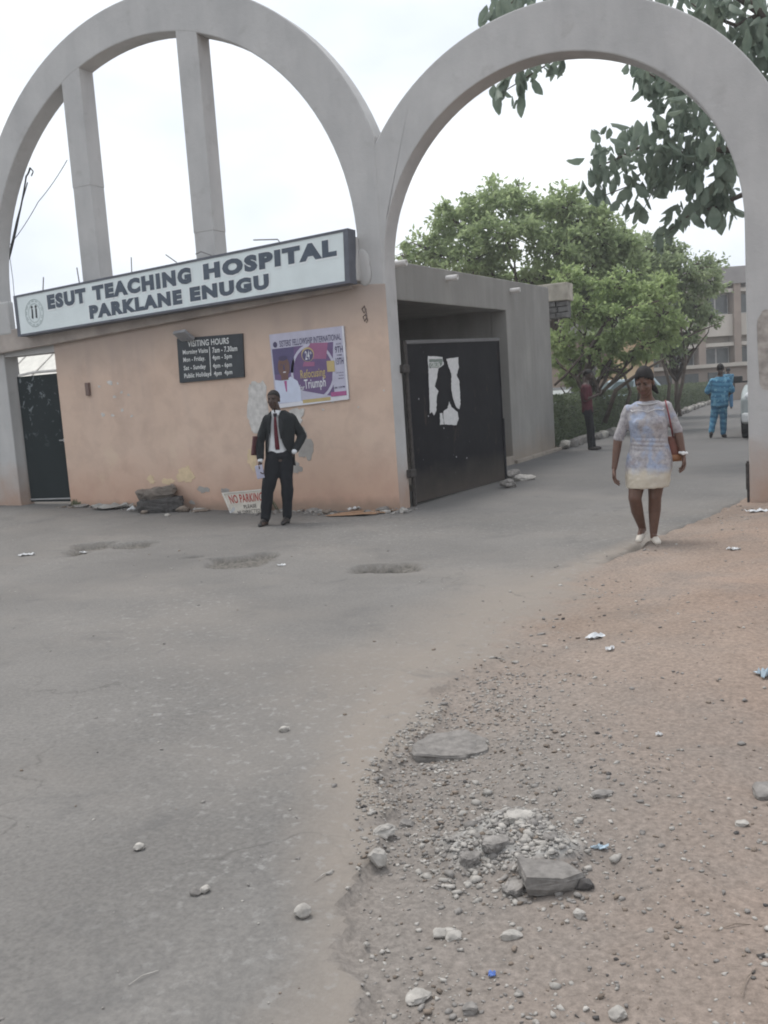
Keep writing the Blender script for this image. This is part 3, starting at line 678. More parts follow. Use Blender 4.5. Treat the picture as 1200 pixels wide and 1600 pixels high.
# ================================================================== SIDE DOOR, CANOPY BEHIND IT
DOORG = NB('dark_green_door_paint')
fl = DOORG.ramp(DOORG.noise(9, 4, 0.6, dist=0.6), 0.60, 0.66)
zf = DOORG.rng(DOORG.sep(2), 1.0, 1.7); DOORG.col(DOORG.mix(DOORG.math('MULTIPLY', DOORG.math('MULTIPLY', fl, zf), 0.6), (0.017, 0.023, 0.025), (0.24, 0.27, 0.28)), 0.75, spec=.1)
dy = 0.16
dd = thing('metal_door', 'dark green metal side door with peeling paper under the left end of sign', 'door', (-6.5, dy, 0.1))
x0, x1 = -6.90, -5.88; z0 = at_y(60, 784, dy).z; z1 = at_y(60, 585, dy).z - 0.01
m = MB(); m.box((x0, dy, z0), (x1, dy + 0.04, z1), bev=0.004); local(m.build('door_panel', DOORG.mat, dd), dd)
m = MB(); m.tube([(x0 + .05, dy, z1 + .02), (x0 + .4, dy - .005, z1 + .05), (x1, dy, z1 + .04)], 0.022, 8); local(m.build('top_rail', PIPE, dd), dd)
m = MB(); m.tube([(x0, dy - .01, z0 + .04), (x1, dy - .01, z0 + .05)], 0.014, 8); local(m.build('bottom_rail', simple('grey_rail', (0.3, 0.3, 0.3)), dd), dd)
m = MB(); m.tube([(x1 - .2, dy - .03, 1.16), (x1 - .02, dy - .03, 1.16)], 0.012, 8); m.box((x1 - .12, dy - .03, 1.13), (x1 - .08, dy, 1.19)); local(m.build('bolt', simple('grey_rail2', (0.3, 0.3, 0.3)), dd), dd)
cp = thing('canopy', 'pale sheet canopy seen through the gap above the dark side door', 'canopy', (-7.6, 3.2, 2.0))
CANV = simple('pale_canvas', (0.62, 0.60, 0.55), 0.8, 0.1)
m = MB(); m.add([(-14.5, 2.6, 2.15), (-7.6, 2.6, 2.15), (-7.6, 4.6, 3.55), (-14.5, 4.6, 3.55), (-14.5, 2.6, 2.10), (-7.6, 2.6, 2.10), (-7.6, 4.6, 3.50), (-14.5, 4.6, 3.50)],
      [(0, 1, 2, 3), (7, 6, 5, 4), (0, 4, 5, 1), (1, 5, 6, 2), (2, 6, 7, 3), (3, 7, 4, 0)]); local(m.build('roof_sheet', CANV, cp), cp)
SEAM = simple('canvas_seam', (0.45, 0.43, 0.40))
for k in range(9): x = -14.3 + k * .8; m = MB(); m.add([(x, 2.58, 2.16), (x + .03, 2.58, 2.16), (x + .03, 4.6, 3.575), (x, 4.6, 3.575), (x, 2.58, 2.14), (x + .03, 2.58, 2.14), (x + .03, 4.6, 3.54), (x, 4.6, 3.54)], [(0, 1, 2, 3), (7, 6, 5, 4), (0, 4, 5, 1), (1, 5, 6, 2), (2, 6, 7, 3), (3, 7, 4, 0)]); local(m.build('ridge_seam', SEAM, cp), cp)
for x in (-14.4, -11.2, -7.8): m = MB(); m.box((x, 2.65, -0.05), (x + .1, 2.75, 2.1)); local(m.build('post', CANV, cp), cp)
m = MB(); m.box((-14.4, 4.45, -0.05), (-7.7, 4.55, 3.42)); local(m.build('back_sheet', CANV, cp), cp)
bw = thing('boundary_wall', 'grey cement boundary wall at the left edge beside the dark door', 'wall', (-10, .2, 0))
m = MB(); m.box((-40, 0.045, -.3), (-7.30, 0.30, 2.66), bev=.02); local(m.build('wall', CONC, bw), bw)
m = MB(); m.box((-40, 0.02, 2.662), (-7.40, 0.33, 2.74), bev=.02); local(m.build('coping', CONC, bw), bw)

# ================================================================== VISITING HOURS BOARD, FLOODLIGHT
q = Quad((277, 529), (379, 521), (382, 589), (281.5, 598.5), -0.02)
nb = thing('notice_board', 'black board with white visiting hours lettering on the peach wall', 'notice board', tuple(q(.5, 0)))
BOARD = simple('charcoal_board', (0.040, 0.045, 0.052), 0.6, 0.2, 5); WHT = simple('white_lettering', (0.66, 0.67, 0.66), 0.7, 0.12, 15)
m = MB(); q.slab(m, -0.03, 0.012); local(m.build('board', BOARD, nb), nb)
m = MB(); write(q, m, 'VISITING HOURS', .17, .80, .79, .93, 0.016, 0.018); local(flat(m, 'heading', WHT, nb), nb)
for body, u0, u1, v0, v1 in [('Morning Visits', .085, .475, .60, .73), ('Mon - Friday.', .085, .425, .43, .56), ('Sat - Sunday', .085, .43, .245, .375), ('Public Holidays', .085, .505, .065, .20),
                             ('7am - 7.30am', .545, .92, .61, .735), ('4pm - 5pm', .54, .835, .425, .56), ('4pm - 6pm', .54, .83, .235, .37), ('4pm  4pm', .55, .83, .06, .195)]:
    m = MB(); write(q, m, body, u0, u1, v0, v1, 0.016, 0.02); local(flat(m, 'lettering', WHT, nb), nb)
m = MB(); q.poly(m, [(.497, .10), (.507, .10), (.507, .76), (.497, .76)], 0.016); local(flat(m, 'divider_line', WHT, nb), nb)
fl_ = thing('floodlight', 'small grey square floodlight above the visiting hours board', 'lamp', tuple(at_y(288, 522, -0.1)))
p = at_y(288, 524, -0.12)
Mx = Matrix.Translation(p) @ Euler((R(-38), 0, R(-18))).to_matrix().to_4x4()
m = MB(); m.box((-.16, -.10, -.03), (.14, .10, .02), M=Mx, bev=.012); local(m.build('housing', simple('grey_alu', (0.25, 0.25, 0.26), 0.5), fl_), fl_)
m = MB(); m.box((-.13, -.085, .021), (.08, .075, .028), M=Mx); local(m.build('lens', simple('pale_glass', (0.52, 0.50, 0.48), 0.25), fl_), fl_)
m = MB(); m.box((p.x + .02, -0.12, p.z - .06), (p.x + .06, 0.0, p.z - .02)); local(m.build('bracket', simple('grey_alu2', (0.16, 0.16, 0.17)), fl_), fl_)

# ================================================================== CHURCH POSTER ON THE WALL
q = Quad((420.5, 523), (537, 509), (545.5, 622.5), (432, 637), -0.022)
po = thing('poster', 'purple and white event poster of a smiling man on the peach wall', 'poster', tuple(q(.5, 0)))
def sm(n_, c): return simple('poster_' + n_, c, 0.55, 0.06, 9)
LIL, PUR, DPUR, PINK, WH, DK, GOLD, SKIN, SHIRT, MAG = sm('lilac', (.46, .45, .55)), sm('purple', (.145, .095, .20)), sm('deep_purple', (.095, .08, .17)), sm('pink', (.30, .12, .22)), sm('white', (.62, .62, .66)), sm('dark_ink', (.07, .06, .12)), sm('gold', (.46, .36, .17)), sm('brown_skin', (.15, .085, .075)), sm('shirt', (.52, .56, .68)), sm('magenta', (.36, .10, .24))
m = MB(); q.slab(m, -0.021, 0.0); local(m.build('sheet', LIL, po), po)
m = MB(); q.slab(m, -0.02, 0.008, 0, 1, -.012, .045); q.slab(m, -0.02, 0.008, .978, 1.0, .045, 1.0); local(m.build('white_border', WH, po), po)
m = MB(); q.poly(m, [(.02, .30), (.82, .05), (.80, .3), (.85, .80), (.02, .80)], 0.002)
local(flat(m, 'purple_ground', PUR, po), po)
m = MB(); q.poly(m, [(.02, .45), (.30, .45), (.32, .80), (.02, .80)], 0.003); q.disc(m, .55, .42, .30, .40, 0.003, 30, 1, .9); q.poly(m, [(.42, .62), (.74, .58), (.78, .80), (.55, .82)], 0.0035, 2); q.disc(m, .50, .67, .085, .10, .004, 20, 3)
local(flat(m, 'colour_shapes', [DPUR, LIL, PINK, GOLD], po), po)
m = MB(); ol = [(.02, .36)] + [(.27 + .0 * k, .0) for k in range(0)]
q.poly(m, [(.02, .06), (.36, .045), (.365, .20), (.33, .33), (.24, .40), (.18, .36), (.10, .36), (.02, .38)], 0.005, 0)
q.disc(m, .16, .54, .082, .145, 0.0055, 26, 1); q.poly(m, [(.11, .36), (.21, .36), (.21, .48), (.11, .48)], 0.0052, 1); q.disc(m, .16, .66, .062, .035, .0058, 18, 2)
q.poly(m, [(.145, .35), (.185, .35), (.175, .2), (.16, .2)], 0.0062, 3)
q.disc(m, .165, .47, .022, .008, .0062, 12, 4); q.disc(m, .13, .575, .012, .007, .0062, 8, 2); q.disc(m, .19, .58, .012, .007, .0062, 8, 2); q.poly(m, [(.155, .57), (.17, .57), (.175, .5), (.15, .5)], .0061, 2)
local(flat(m, 'portrait', [SHIRT, SKIN, DK, MAG, WH], po), po)
m = MB(); write(q, m, "SISTERS' FELLOWSHIP INTERNATIONAL", .13, .955, .815, .905, 0.003, 0.012, 0); q.disc(m, .07, .855, .03, .04, .003, 12)
for s_, u0, u1, v0, v1 in [('9TH', .865, .965, .64, .735), ('13TH', .865, .965, .48, .575), ('No 1 College Road', .86, .955, .36, .38), ('Holy Ghost', .89, .955, .32, .34), ('Refreshing', .88, .955, .28, .30), ('AUG', .88, .95, .755, .775), ('TIME', .88, .95, .60, .62), ('9 AM / 3.30 PM', .80, .955, .155, .185)]:
    write(q, m, s_, u0, u1, v0, v1, 0.003, 0.02, 0)
local(flat(m, 'dark_lettering', DK, po), po)
m = MB(); q.disc(m, .50, .66, .075, .085, .0045, 22, 1); write(q, m, '24', .465, .525, .60, .72, 0.006, 0.02, 0); write(q, m, 'th', .53, .555, .67, .71, .006, .02, 0); write(q, m, 'Triumph', .42, .71, .165, .335, 0.0065, 0.015, 0); write(q, m, 'for', .35, .42, .19, .27, 0.0065, 0.01, 0)
m2 = MB(); q.poly(m2, [(.745, .40), (.845, .395), (.845, .545), (.745, .55)], .007); local(flat(m2, 'gold_panel', GOLD, po), po)
q.poly(m, [(.42, .515), (.58, .50), (.585, .56), (.44, .575)], .006, 2)
q.poly(m, [(.38, .012), (.76, -.005 + .012), (.76, .055), (.38, .06)], .0085, 3); q.poly(m, [(.77, .055), (.975, .05), (.975, .11), (.77, .115)], .0085, 4)
local(flat(m, 'light_print', [WH, DPUR, PINK, GOLD, MAG], po), po)
m = MB(); write(q, m, 'Refocusing', .38, .715, .315, .47, 0.007, 0.015, 0); local(flat(m, 'gold_lettering', GOLD, po), po)

# ================================================================== STEEL GATE LEAF
ga = thing('steel_gate', 'black sheet steel gate leaf standing open along the gatehouse', 'gate', (0.03, 0.42, 0))
gdir = Vector((0.26, 3.08, 0)); GLEN = gdir.length; GM = Matrix.Translation((0.03, 0.42, 0.0)) @ Matrix.Rotation(math.atan2(gdir.y, gdir.x), 4, 'Z')
gb = NB('scuffed_black_gate_paint'); gc = gb.ramp(gb.noise(2.2, 5, .6), .3, .7, (0.008, 0.0077, 0.010), (0.015, 0.014, 0.017))
ru = gb.ramp(gb.noise(5, 5, .7, gb.scale((1, 1, .35))), .60, .70); gc = gb.mix(gb.math('MULTIPLY', ru, .55), gc, (0.060, 0.042, 0.035)); dsl = gb.rng(gb.math('ADD', gb.sep(2), gb.math('MULTIPLY', gb.noise(4, 4), -.35)), .35, -.1); gc = gb.mix(gb.math('MULTIPLY', dsl, .7), gc, (0.085, 0.07, 0.058))
sc_ = gb.ramp(gb.noise(26, 2), .74, .76); gc = gb.mix(gb.math('MULTIPLY', sc_, .6), gc, (.16, .16, .17)); gb.col(gc, .7, spec=.08); gb.bump(gb.noise(1.6, 3), .35, .03); GATEM = gb.mat
# local gate frame: x along the leaf, y to the gatehouse side (so the drive side is -y), z up
def zg(x, top): return (2.195 + 0.085 * x / GLEN) if top else (0.035 - 0.02 * x / GLEN)
def gpart(name, m, mat, smooth=False):
    o = m.build(name, mat, ga, smooth); o.matrix_parent_inverse = Matrix.Translation(-ga.location) @ GM; return o
m = MB(); m.add([(0.02, 0.0, zg(0, 0)), (GLEN, 0.0, zg(GLEN, 0)), (GLEN, 0.0, zg(GLEN, 1)), (0.02, 0.0, zg(0, 1)), (0.02, 0.008, zg(0, 0)), (GLEN, 0.008, zg(GLEN, 0)), (GLEN, 0.008, zg(GLEN, 1)), (0.02, 0.008, zg(0, 1))],
      [(0, 1, 2, 3), (7, 6, 5, 4), (0, 4, 5, 1), (1, 5, 6, 2), (2, 6, 7, 3), (3, 7, 4, 0)]); gpart('sheet', m, GATEM)
m = MB(); m.add([(0, -0.02, zg(0, 1)), (GLEN + .02, -0.02, zg(GLEN, 1)), (GLEN + .02, 0.04, zg(GLEN, 1)), (0, 0.04, zg(0, 1)), (0, -0.02, zg(0, 1) + .05), (GLEN + .02, -0.02, zg(GLEN, 1) + .05), (GLEN + .02, 0.04, zg(GLEN, 1) + .05), (0, 0.04, zg(0, 1) + .05)],
      [(3, 2, 1, 0), (4, 5, 6, 7), (0, 1, 5, 4), (1, 2, 6, 5), (2, 3, 7, 6), (3, 0, 4, 7)]); gpart('top_rail', m, simple('worn_steel_edge', (0.075, 0.072, 0.075), 0.45))
m = MB(); m.box((GLEN, -0.02, 0.0), (GLEN + .05, 0.05, 1.02)); m.box((GLEN + .0, -0.012, 1.02), (GLEN + .02, 0.04, zg(GLEN, 1))); gpart('end_stile', m, BLACKSTEEL)
m = MB(); m.tube([(0, 0, -0.02), (0.01, 0, .6), (0, 0, 1.3), (0.0, 0, zg(0, 1) + .04)], 0.03, 8); gpart('hinge_stile', m, RUST)
for z in (0.45, 1.86):
    m = MB(); m.box((-.14, -.05, z - .05), (0.02, .05, z + .06), bev=.015); gpart('hinge', m, RUST)
for x, z in [(.55, 1.2), (1.0, 1.0), (1.35, .55), (.3, 1.45), (1.7, .5)]:
    m = MB(); m.ell((x, -.001, z), (.012, .004, .012), nu=8, nv=6); gpart('rivet', m, simple('pale_chip', (.35, .35, .37)))
# torn poster on the gate
GI = GM.inverted()
def at_gate(px, py):
    o = GI @ CAM; d = GI.to_3x3() @ ray(px, py); t_ = -o.y / d.y; p = o + d * t_; return p.x, p.z
def gpoly(m, pts, d=-0.004, mi=0):
    rj = random.Random(len(pts)); o_ = []
    for (xa, ya), (xb, yb) in zip(pts, pts[1:] + pts[:1]):
        ns_ = max(1, int(math.hypot(xb - xa, yb - ya) / 2.5)); j_ = 0.0 if ns_ < 2 else .45
        o_ += [(xa + (xb - xa) * k_ / ns_ + (rj.uniform(-j_, j_) if k_ else 0), ya + (yb - ya) * k_ / ns_ + (rj.uniform(-j_, j_) if k_ else 0)) for k_ in range(ns_)]
    pts = o_
    V = [(at_gate(*p)[0], d, at_gate(*p)[1]) for p in pts]; n = len(V)
    V2 = [(x, d + .0025, z) for x, _, z in V]
    m.add(V + V2, [tuple(range(n)), tuple(range(2 * n - 1, n - 1, -1))] + [(i, (i + 1) % n, n + (i + 1) % n, n + i) for i in range(n)], mi)
def zpx(pts): return [(560 + x * 340 / 1200, 380 + y * 340 / 1200) for x, y in pts]
tp = thing('torn_poster', 'torn white poster scraps pasted on the black steel gate', 'poster', (0.2, 1.6, 1.2))
def tpart(name, polys, mat, d):
    m = MB()
    for p_ in polys: gpoly(m, zpx(p_), d)
    o = m.build(name, mat, tp); o.matrix_parent_inverse = Matrix.Translation(-tp.location) @ GM; return o
tpart('paper_piece', [[(382, 622), (462, 628), (470, 668), (440, 690), (428, 760), (420, 790), (440, 815), (432, 840), (428, 925), (416, 950), (404, 930), (394, 940), (390, 800)]], PAPER, -0.004)
tpart('paper_piece', [[(484, 638), (550, 628), (552, 690), (540, 725), (555, 760), (562, 885), (556, 915), (540, 905), (520, 850), (512, 800), (512, 720), (500, 690)]], PAPER, -0.004)
tpart('paper_piece', [[(470, 925), (492, 910), (500, 872), (512, 905), (545, 930), (552, 965), (540, 1003), (474, 1000), (468, 960)]], PAPER, -0.004)
tpart('paper_piece', [[(448, 938), (462, 936), (470, 1000), (450, 1002)]], PAPER, -0.004)
GP = simple('poster_grey_green', (0.16, 0.19, 0.17), 0.8, 0.1)
tpart('printed_band', [[(388, 640), (460, 638), (464, 655), (389, 656)], [(390, 660), (462, 658), (455, 676), (440, 686), (391, 690)]], GP, -0.0065)
m = MB(); V, F = text_pts('GRUB', 0.03); a = at_gate(*zpx([(394, 686)])[0]); b_ = at_gate(*zpx([(448, 662)])[0])
m.add([(a[0] + u * (b_[0] - a[0]), -0.0082, a[1] + v * (b_[1] - a[1])) for u, v in V], F)
o = flat(m, 'print', simple('poster_pale_print', (.5, .52, .5)), tp); o.matrix_parent_inverse = Matrix.Translation(-tp.location) @ GM

# ================================================================== STONES, LITTER, RUBBLE
def rock_mesh(size, seed, boxy=0.3, rough=0.22, sub=3, facets=9, fine=.035):
    rf = random.Random(seed * 13 + 5); planes = [(Vector((rf.gauss(0, 1), rf.gauss(0, 1), rf.gauss(0, 1))).normalized(), rf.uniform(.62, .86)) for _ in range(facets)]
    bm = bmesh.new(); bmesh.ops.create_icosphere(bm, subdivisions=sub, radius=1)
    off = Vector((seed * 3.71, seed * 1.37, seed * 2.11))
    for v in bm.verts:
        d = v.co.normalized(); mx = max(abs(d.x), abs(d.y), abs(d.z))
        p = d.lerp(d / mx * 0.82, boxy)
        n = mnoise.noise(d * 1.3 + off) * rough + mnoise.noise(d * 3.1 + off) * rough * 0.55 + mnoise.noise(d * 7.3 + off) * rough * 0.25
        p = p * (1 + n)
        for fn_, fd_ in planes:
            t_ = p.dot(fn_) - fd_
            if t_ > 0: p = p - fn_ * t_ * .9
        p = p * (1 + fine * (mnoise.noise(d * 16 + off) + .6 * mnoise.noise(d * 33 + off)))
        v.co = Vector((p.x * size[0], p.y * size[1], p.z * size[2]))
    me = bpy.data.meshes.new('rock'); bm.to_mesh(me); bm.free()
    me.polygons.foreach_set('use_smooth', [sub > 3] * len(me.polygons)); return me
def rock(px, py, w, d, h, label, mat, seed, rz=0.0, boxy=0.3, rough=0.30, name='stone', cat='stone', sink=0.25, group=None, tilt=(0, 0), sub=3, dz=0.0, facets=11, fine=.05):
    p = at_g(px, py); me = rock_mesh((w / 2, d / 2, h / 2), seed, boxy, rough, sub, facets, fine)
    o = link(name, me, None, mat); o.location = (p.x, p.y, p.z + h / 2 - h * sink + dz); o.rotation_euler = (tilt[0], tilt[1], TH + rz)
    return tag(o, label, cat, group)
# by the wall
ROCKW = simple('dusty_boulder', (0.17, 0.145, 0.125), 0.95, 0.3, 6, bump=0.7, bsc=30)
rock(287, 800, .20, .16, .13, 'rounded brown stone at the right end of the two boulders', STONE_B, 5, sink=.2)
rock(225, 803, .14, .1, .07, 'small pinkish stone in front of the dark boulder', STONE_B, 6, sink=.2)
rock(315, 799, .30, .16, .05, 'flat brown stone between the boulders and the NO PARKING board', STONE_B, 7, sink=.3)
rock(262, 806, .10, .08, .05, 'tiny pale stone at the front foot of the boulders', STONE_L, 17)
rock(512, 803, .16, .12, .09, 'small brown stone left of the brown flattened board', STONE_B, 9)
rock(490, 799, .22, .12, .07, 'low dark rubble stone between the standing man and brown board', STONE_G, 10)
rock(466, 797, .26, .14, .13, 'dark rubble stone behind the right leg of the standing man', STONE_G, 12)
rock(575, 801, .16, .10, .06, 'small rubble stone near the pillar foot beside the brown board', STONE_G, 13)
rock(600, 799, .22, .14, .09, 'rubble stone at the foot of the pillar between the arches', STONE_G, 14)
rock(625, 797, .20, .16, .06, 'low stone at the hinge foot of the black gate', STONE_G, 15)
rock(130, 793, .22, .14, .08, 'low stone by the wall corner beside the dark door', STONE_G, 16)
rock(818, 751, .46, .22, .14, 'long pale grey stone lying beside the free end of the gate', STONE_L, 21, .3, .5)
rock(803, 748, .34, .26, .22, 'upright grey stone touching the free end of the gate', STONE_G, 22, .2, .4, sink=.2)
rock(793, 762, .26, .2, .17, 'rounded grey stone in front of the free end of the gate', STONE_G, 23, 0, .2, sink=.15)
# foreground
SLABM = simple('rough_cement_slab', (0.185, 0.172, 0.160), 0.95, 0.25, 30, bump=0.5, bsc=90)
MOUND = simple('ashy_cement_mound', (0.20, 0.19, 0.18), 0.95, 0.35, 9, bump=0.9, bsc=45)
rock(915, 1388, .062, .05, .042, 'black stone to the right below the square slab', STONE_D, 36, 0, .2)
rock(591, 1348, .075, .07, .07, 'upright rounded pale stone on the broken asphalt edge', STONE_L, 37, 0, .35, sink=.2)
rock(600, 1300, .10, .06, .04, 'jagged whitish stone above the upright pale stone on the asphalt edge', STONE_L, 38, .4, .2, .45)
rock(636, 1290, .07, .05, .035, 'grey stone beside the jagged whitish stone', STONE_G, 39, .2)
rock(652, 1562, .085, .06, .03, 'flat beige stone near the bottom edge of the picture', STONE_L, 40, .5)
rock(710, 1467, .055, .04, .03, 'small pale flat stone in the gravel below the mound', STONE_L, 41, .1)
rock(686, 1462, .05, .045, .03, 'round pale grey stone left of the small flat one in the gravel', STONE_L, 42)
rock(800, 1466, .075, .04, .03, 'longish beige stone in the gravel under the square slab', STONE_L, 43, .1)
rock(905, 1432, .045, .04, .03, 'pale crumb stone below the black stone', STONE_L, 44, .3, .2, .4)
rock(938, 1243, .10, .05, .03, 'flat grey stone in the dirt above right of the mound', STONE_G, 45, .15)
rock(1196, 1243, .12, .10, .07, 'dark rounded stone cut by the right border of the picture', STONE_G, 46)
rock(965, 1588, .05, .045, .035, 'round grey stone at the bottom right in the dirt', STONE_L, 47)
rock(1160, 1290, .05, .04, .03, 'small pale stone in the reddish dirt at right', STONE_L, 48)
rock(735, 1580, .05, .045, .035, 'bluish dark stone at the bottom in the gravel', STONE_G, 49)

def chunk(px, py, w, d, h, label, mat, seed, rz=0.0, name='slab', cat='slab', tilt=(0, 0), sink=0.0, dz=0.0, n=8, under=.12, rough=.012, cuts=4):
    """broken piece of concrete or rock: irregular outline, flat top, fractured sides, undercut below"""
    rf = random.Random(seed); bm = bmesh.new(); ang = sorted([2 * math.pi * (k + rf.uniform(-.28, .28)) / n for k in range(n)])
    rad = [rf.uniform(.86, 1.06) for _ in ang]; rings = []
    for zz, sc in ((-.5, 1 - under * 1.6), (-.12, 1 - under * .3), (.28, 1.0), (.5, .95)):
        ring = []
        for a, r_ in zip(ang, rad):
            ca, sa = math.cos(a), math.sin(a); q_ = 1 / max(abs(ca), abs(sa)) ** .6
            ring.append(bm.verts.new((ca * q_ * r_ * sc * w / 2 * rf.uniform(.96, 1.04), sa * q_ * r_ * sc * d / 2 * rf.uniform(.96, 1.04), (zz + rf.uniform(-.05, .05)) * h)))
        rings.append(ring)
    for r0, r1 in zip(rings, rings[1:]):
        for k in range(n): bm.faces.new((r0[k], r0[(k + 1) % n], r1[(k + 1) % n], r1[k]))
    bm.faces.new(rings[0][::-1]); bm.faces.new(rings[-1])
    bmesh.ops.triangulate(bm, faces=bm.faces[:]); bmesh.ops.subdivide_edges(bm, edges=bm.edges[:], cuts=cuts, use_grid_fill=True)
    off = Vector((seed * 2.3, seed, seed * 1.7)); bm.normal_update(); nr = {v: v.normal.copy() for v in bm.verts}
    for v in bm.verts: v.co += nr[v] * (mnoise.noise(v.co * (5 / w) + off) + .6 * mnoise.noise(v.co * (13 / w) + off) + .5 * mnoise.noise(v.co * (34 / w) + off)) * rough
    me = bpy.data.meshes.new(name); bm.to_mesh(me); bm.free()
    p = at_g(px, py); o = link(name, me, None, mat); o.location = (p.x, p.y, p.z + h / 2 - h * sink + dz); o.rotation_euler = (tilt[0], tilt[1], TH + rz); return tag(o, label, cat)
chunk(252, 799, .72, .42, .22, 'dark lower boulder under the flat brown one against the peach wall', STONE_D, 3, 0.1, 'boulder', 'boulder', sink=.12, rough=.03, under=.05, n=9)
chunk(247, 798, .70, .42, .16, 'flat brown boulder lying on top of a darker one against the peach wall', ROCKW, 8, -0.1, 'boulder', 'boulder', tilt=(0, R(-6)), dz=.18, rough=.03, under=.16, n=9)
chunk(857, 1350, .225, .16, .06, 'square edged grey slab perched on the grey rubble heap in the foreground', SLABM, 32, -.06, tilt=(R(-3), R(4)), dz=-.012, n=5, under=.10, rough=.004)
chunk(703, 1172, .36, .30, .06, 'large flat grey stone half buried near the asphalt edge', SLABM, 35, .2, 'stone', 'stone', sink=.5, n=7, under=.0, rough=.012)
chunk(775, 1318, .10, .07, .035, 'small broken cement piece left of the square slab on the rubble heap', STONE_G, 41, .4, 'cement_piece', 'rubble', sink=.25, rough=.006)
chunk(812, 1282, .12, .06, .035, 'pale broken cement piece behind the square slab on the rubble heap', STONE_L, 42, .1, 'cement_piece', 'rubble', sink=.3, rough=.006)
chunk(806, 1392, .09, .06, .03, 'small broken cement piece in front of the rubble heap', STONE_G, 43, .8, 'cement_piece', 'rubble', sink=.25, rough=.006)
chunk(735, 1345, .08, .06, .03, 'small broken cement piece at the left foot of the rubble heap', STONE_G, 44, .2, 'cement_piece', 'rubble', sink=.25, rough=.006)
# on the asphalt
rock(218, 1328, .048, .034, .032, 'single grey pebble farthest left on the asphalt', STONE_L, 51, 0, .3, sink=.1)
rock(320, 1394, .036, .03, .028, 'right pebble of a pair on the asphalt', STONE_L, 52, 0, .3, sink=.1)
rock(305, 1398, .042, .03, .024, 'left darker pebble of a pair on the asphalt', STONE_G, 53, 0, .3, sink=.1)
rock(474, 1432, .058, .048, .042, 'largest pale pebble alone on the asphalt near the broken edge', STONE_L, 54, 0, .35, sink=.1)
rock(443, 1143, .06, .04, .03, 'grey pebble alone on the upper asphalt', STONE_L, 55, 0, .4, .4, sink=.15)

# flattened scraps: irregular thin sheets, slightly crumpled
def scrap(px, py, w, d, label, mat, seed, rz=0.0, crump=0.02, name='litter', cat='litter', lift=0.006, n=7):
    if cat == 'litter': w *= .75; d *= .75
    p = at_g(px, py); rr = np.random.default_rng(seed); V = []; F = []
    for j in range(n):
        for i in range(n):
            u, v = i / (n - 1) - .5, j / (n - 1) - .5
            e = 1 + 0.25 * math.sin(4 * math.atan2(v, u) + seed) * (max(abs(u), abs(v)) * 2)
            V.append((u * w * e, v * d * e, abs(rr.normal(0, crump))))
    V += [(x, y, z - 0.003) for x, y, z in V]; k = n * n
    for j in range(n - 1):
        for i in range(n - 1):
            a = j * n + i; F.append((a, a + 1, a + n + 1, a + n)); F.append((k + a, k + a + n, k + a + n + 1, k + a + 1))
    ring = [i for i in range(n)] + [j * n + n - 1 for j in range(1, n)] + [(n - 1) * n + i for i in range(n - 2, -1, -1)] + [j * n for j in range(n - 2, 0, -1)]
    for a, b in zip(ring, ring[1:] + ring[:1]): F.append((a, k + a, k + b, b))
    m = MB(); m.add(V, F); o = m.build(name, mat, None); o.location = (p.x, p.y, p.z + lift); o.rotation_euler = (0, 0, TH + rz); return tag(o, label, cat)
PLW = simple('white_plastic_film', (0.62, 0.63, 0.64), 0.4, 0.1); PLB = simple('bluish_plastic_film', (0.38, 0.46, 0.52), 0.35, 0.15); CARD = simple('brown_cardboard', (0.30, 0.185, 0.115), 0.9, 0.15); BLUE = simple('blue_scrap', (0.12, 0.20, 0.48), 0.6)
scrap(930, 997, .14, .07, 'white crumpled plastic lying on the dirt nearest the asphalt edge', PLW, 1, .1, .012)
scrap(953, 1016, .06, .05, 'small white scrap just below the crumpled plastic on the dirt', PAPER, 2, .3, .01)
scrap(1146, 859, .13, .07, 'small white paper scrap on the dirt below the right arch leg', PAPER, 3, .1, .008)
scrap(1196, 1057, .10, .08, 'pale bluish plastic at the right border on the dirt', PLB, 4, .2, .02)
scrap(1182, 800, .22, .12, 'crumpled clear plastic at the foot of the right arch leg', PLW, 5, .1, .015)
scrap(937, 1326, .065, .028, 'shiny bluish plastic strip right of the square slab', PLB, 6, -.2, .006)
scrap(769, 1525, .026, .022, 'tiny blue scrap in the gravel at the bottom', BLUE, 7, .3, .004)
scrap(1030, 1150, .035, .03, 'tiny white scrap alone on the open dirt', PAPER, 8, .2, .006)
scrap(42, 868, .22, .10, 'white scrap on the asphalt at far left', PAPER, 9, .1, .012)
scrap(440, 884, .09, .06, 'small white scrap on the asphalt between two potholes', PAPER, 10, .1, .008)
scrap(130, 866, .1, .06, 'white scrap in the leftmost pothole', PAPER, 11, .1, .01)
scrap(553, 799, .22, .12, 'white paper lying on the brown flattened board', PAPER, 12, .4, .02, lift=.03)
scrap(372, 801, .26, .12, 'white bag scrap at the foot of the NO PARKING board', PLW, 13, .1, .03)
scrap(566, 803, .80, .42, 'brown flattened board lying on the ground by the wall near the pillar', CARD, 14, .05, .006, 'board', 'board', .015)
scrap(176, 795, .55, .30, 'grey flattened carton beside the boulders on the left', simple('grey_carton', (0.30, 0.29, 0.27), 0.9, .2), 15, .1, .035, 'carton', 'carton', .02)
scrap(200, 788, .42, .16, 'yellowish flattened carton against the wall left of the boulders', simple('yellow_carton', (0.46, 0.39, 0.25), 0.9, .2), 16, .0, .03, 'carton', 'carton', .05)
scrap(212, 799, .26, .10, 'whitish scrap between the grey carton and the boulders', PAPER, 18, .0, .03, lift=.02)
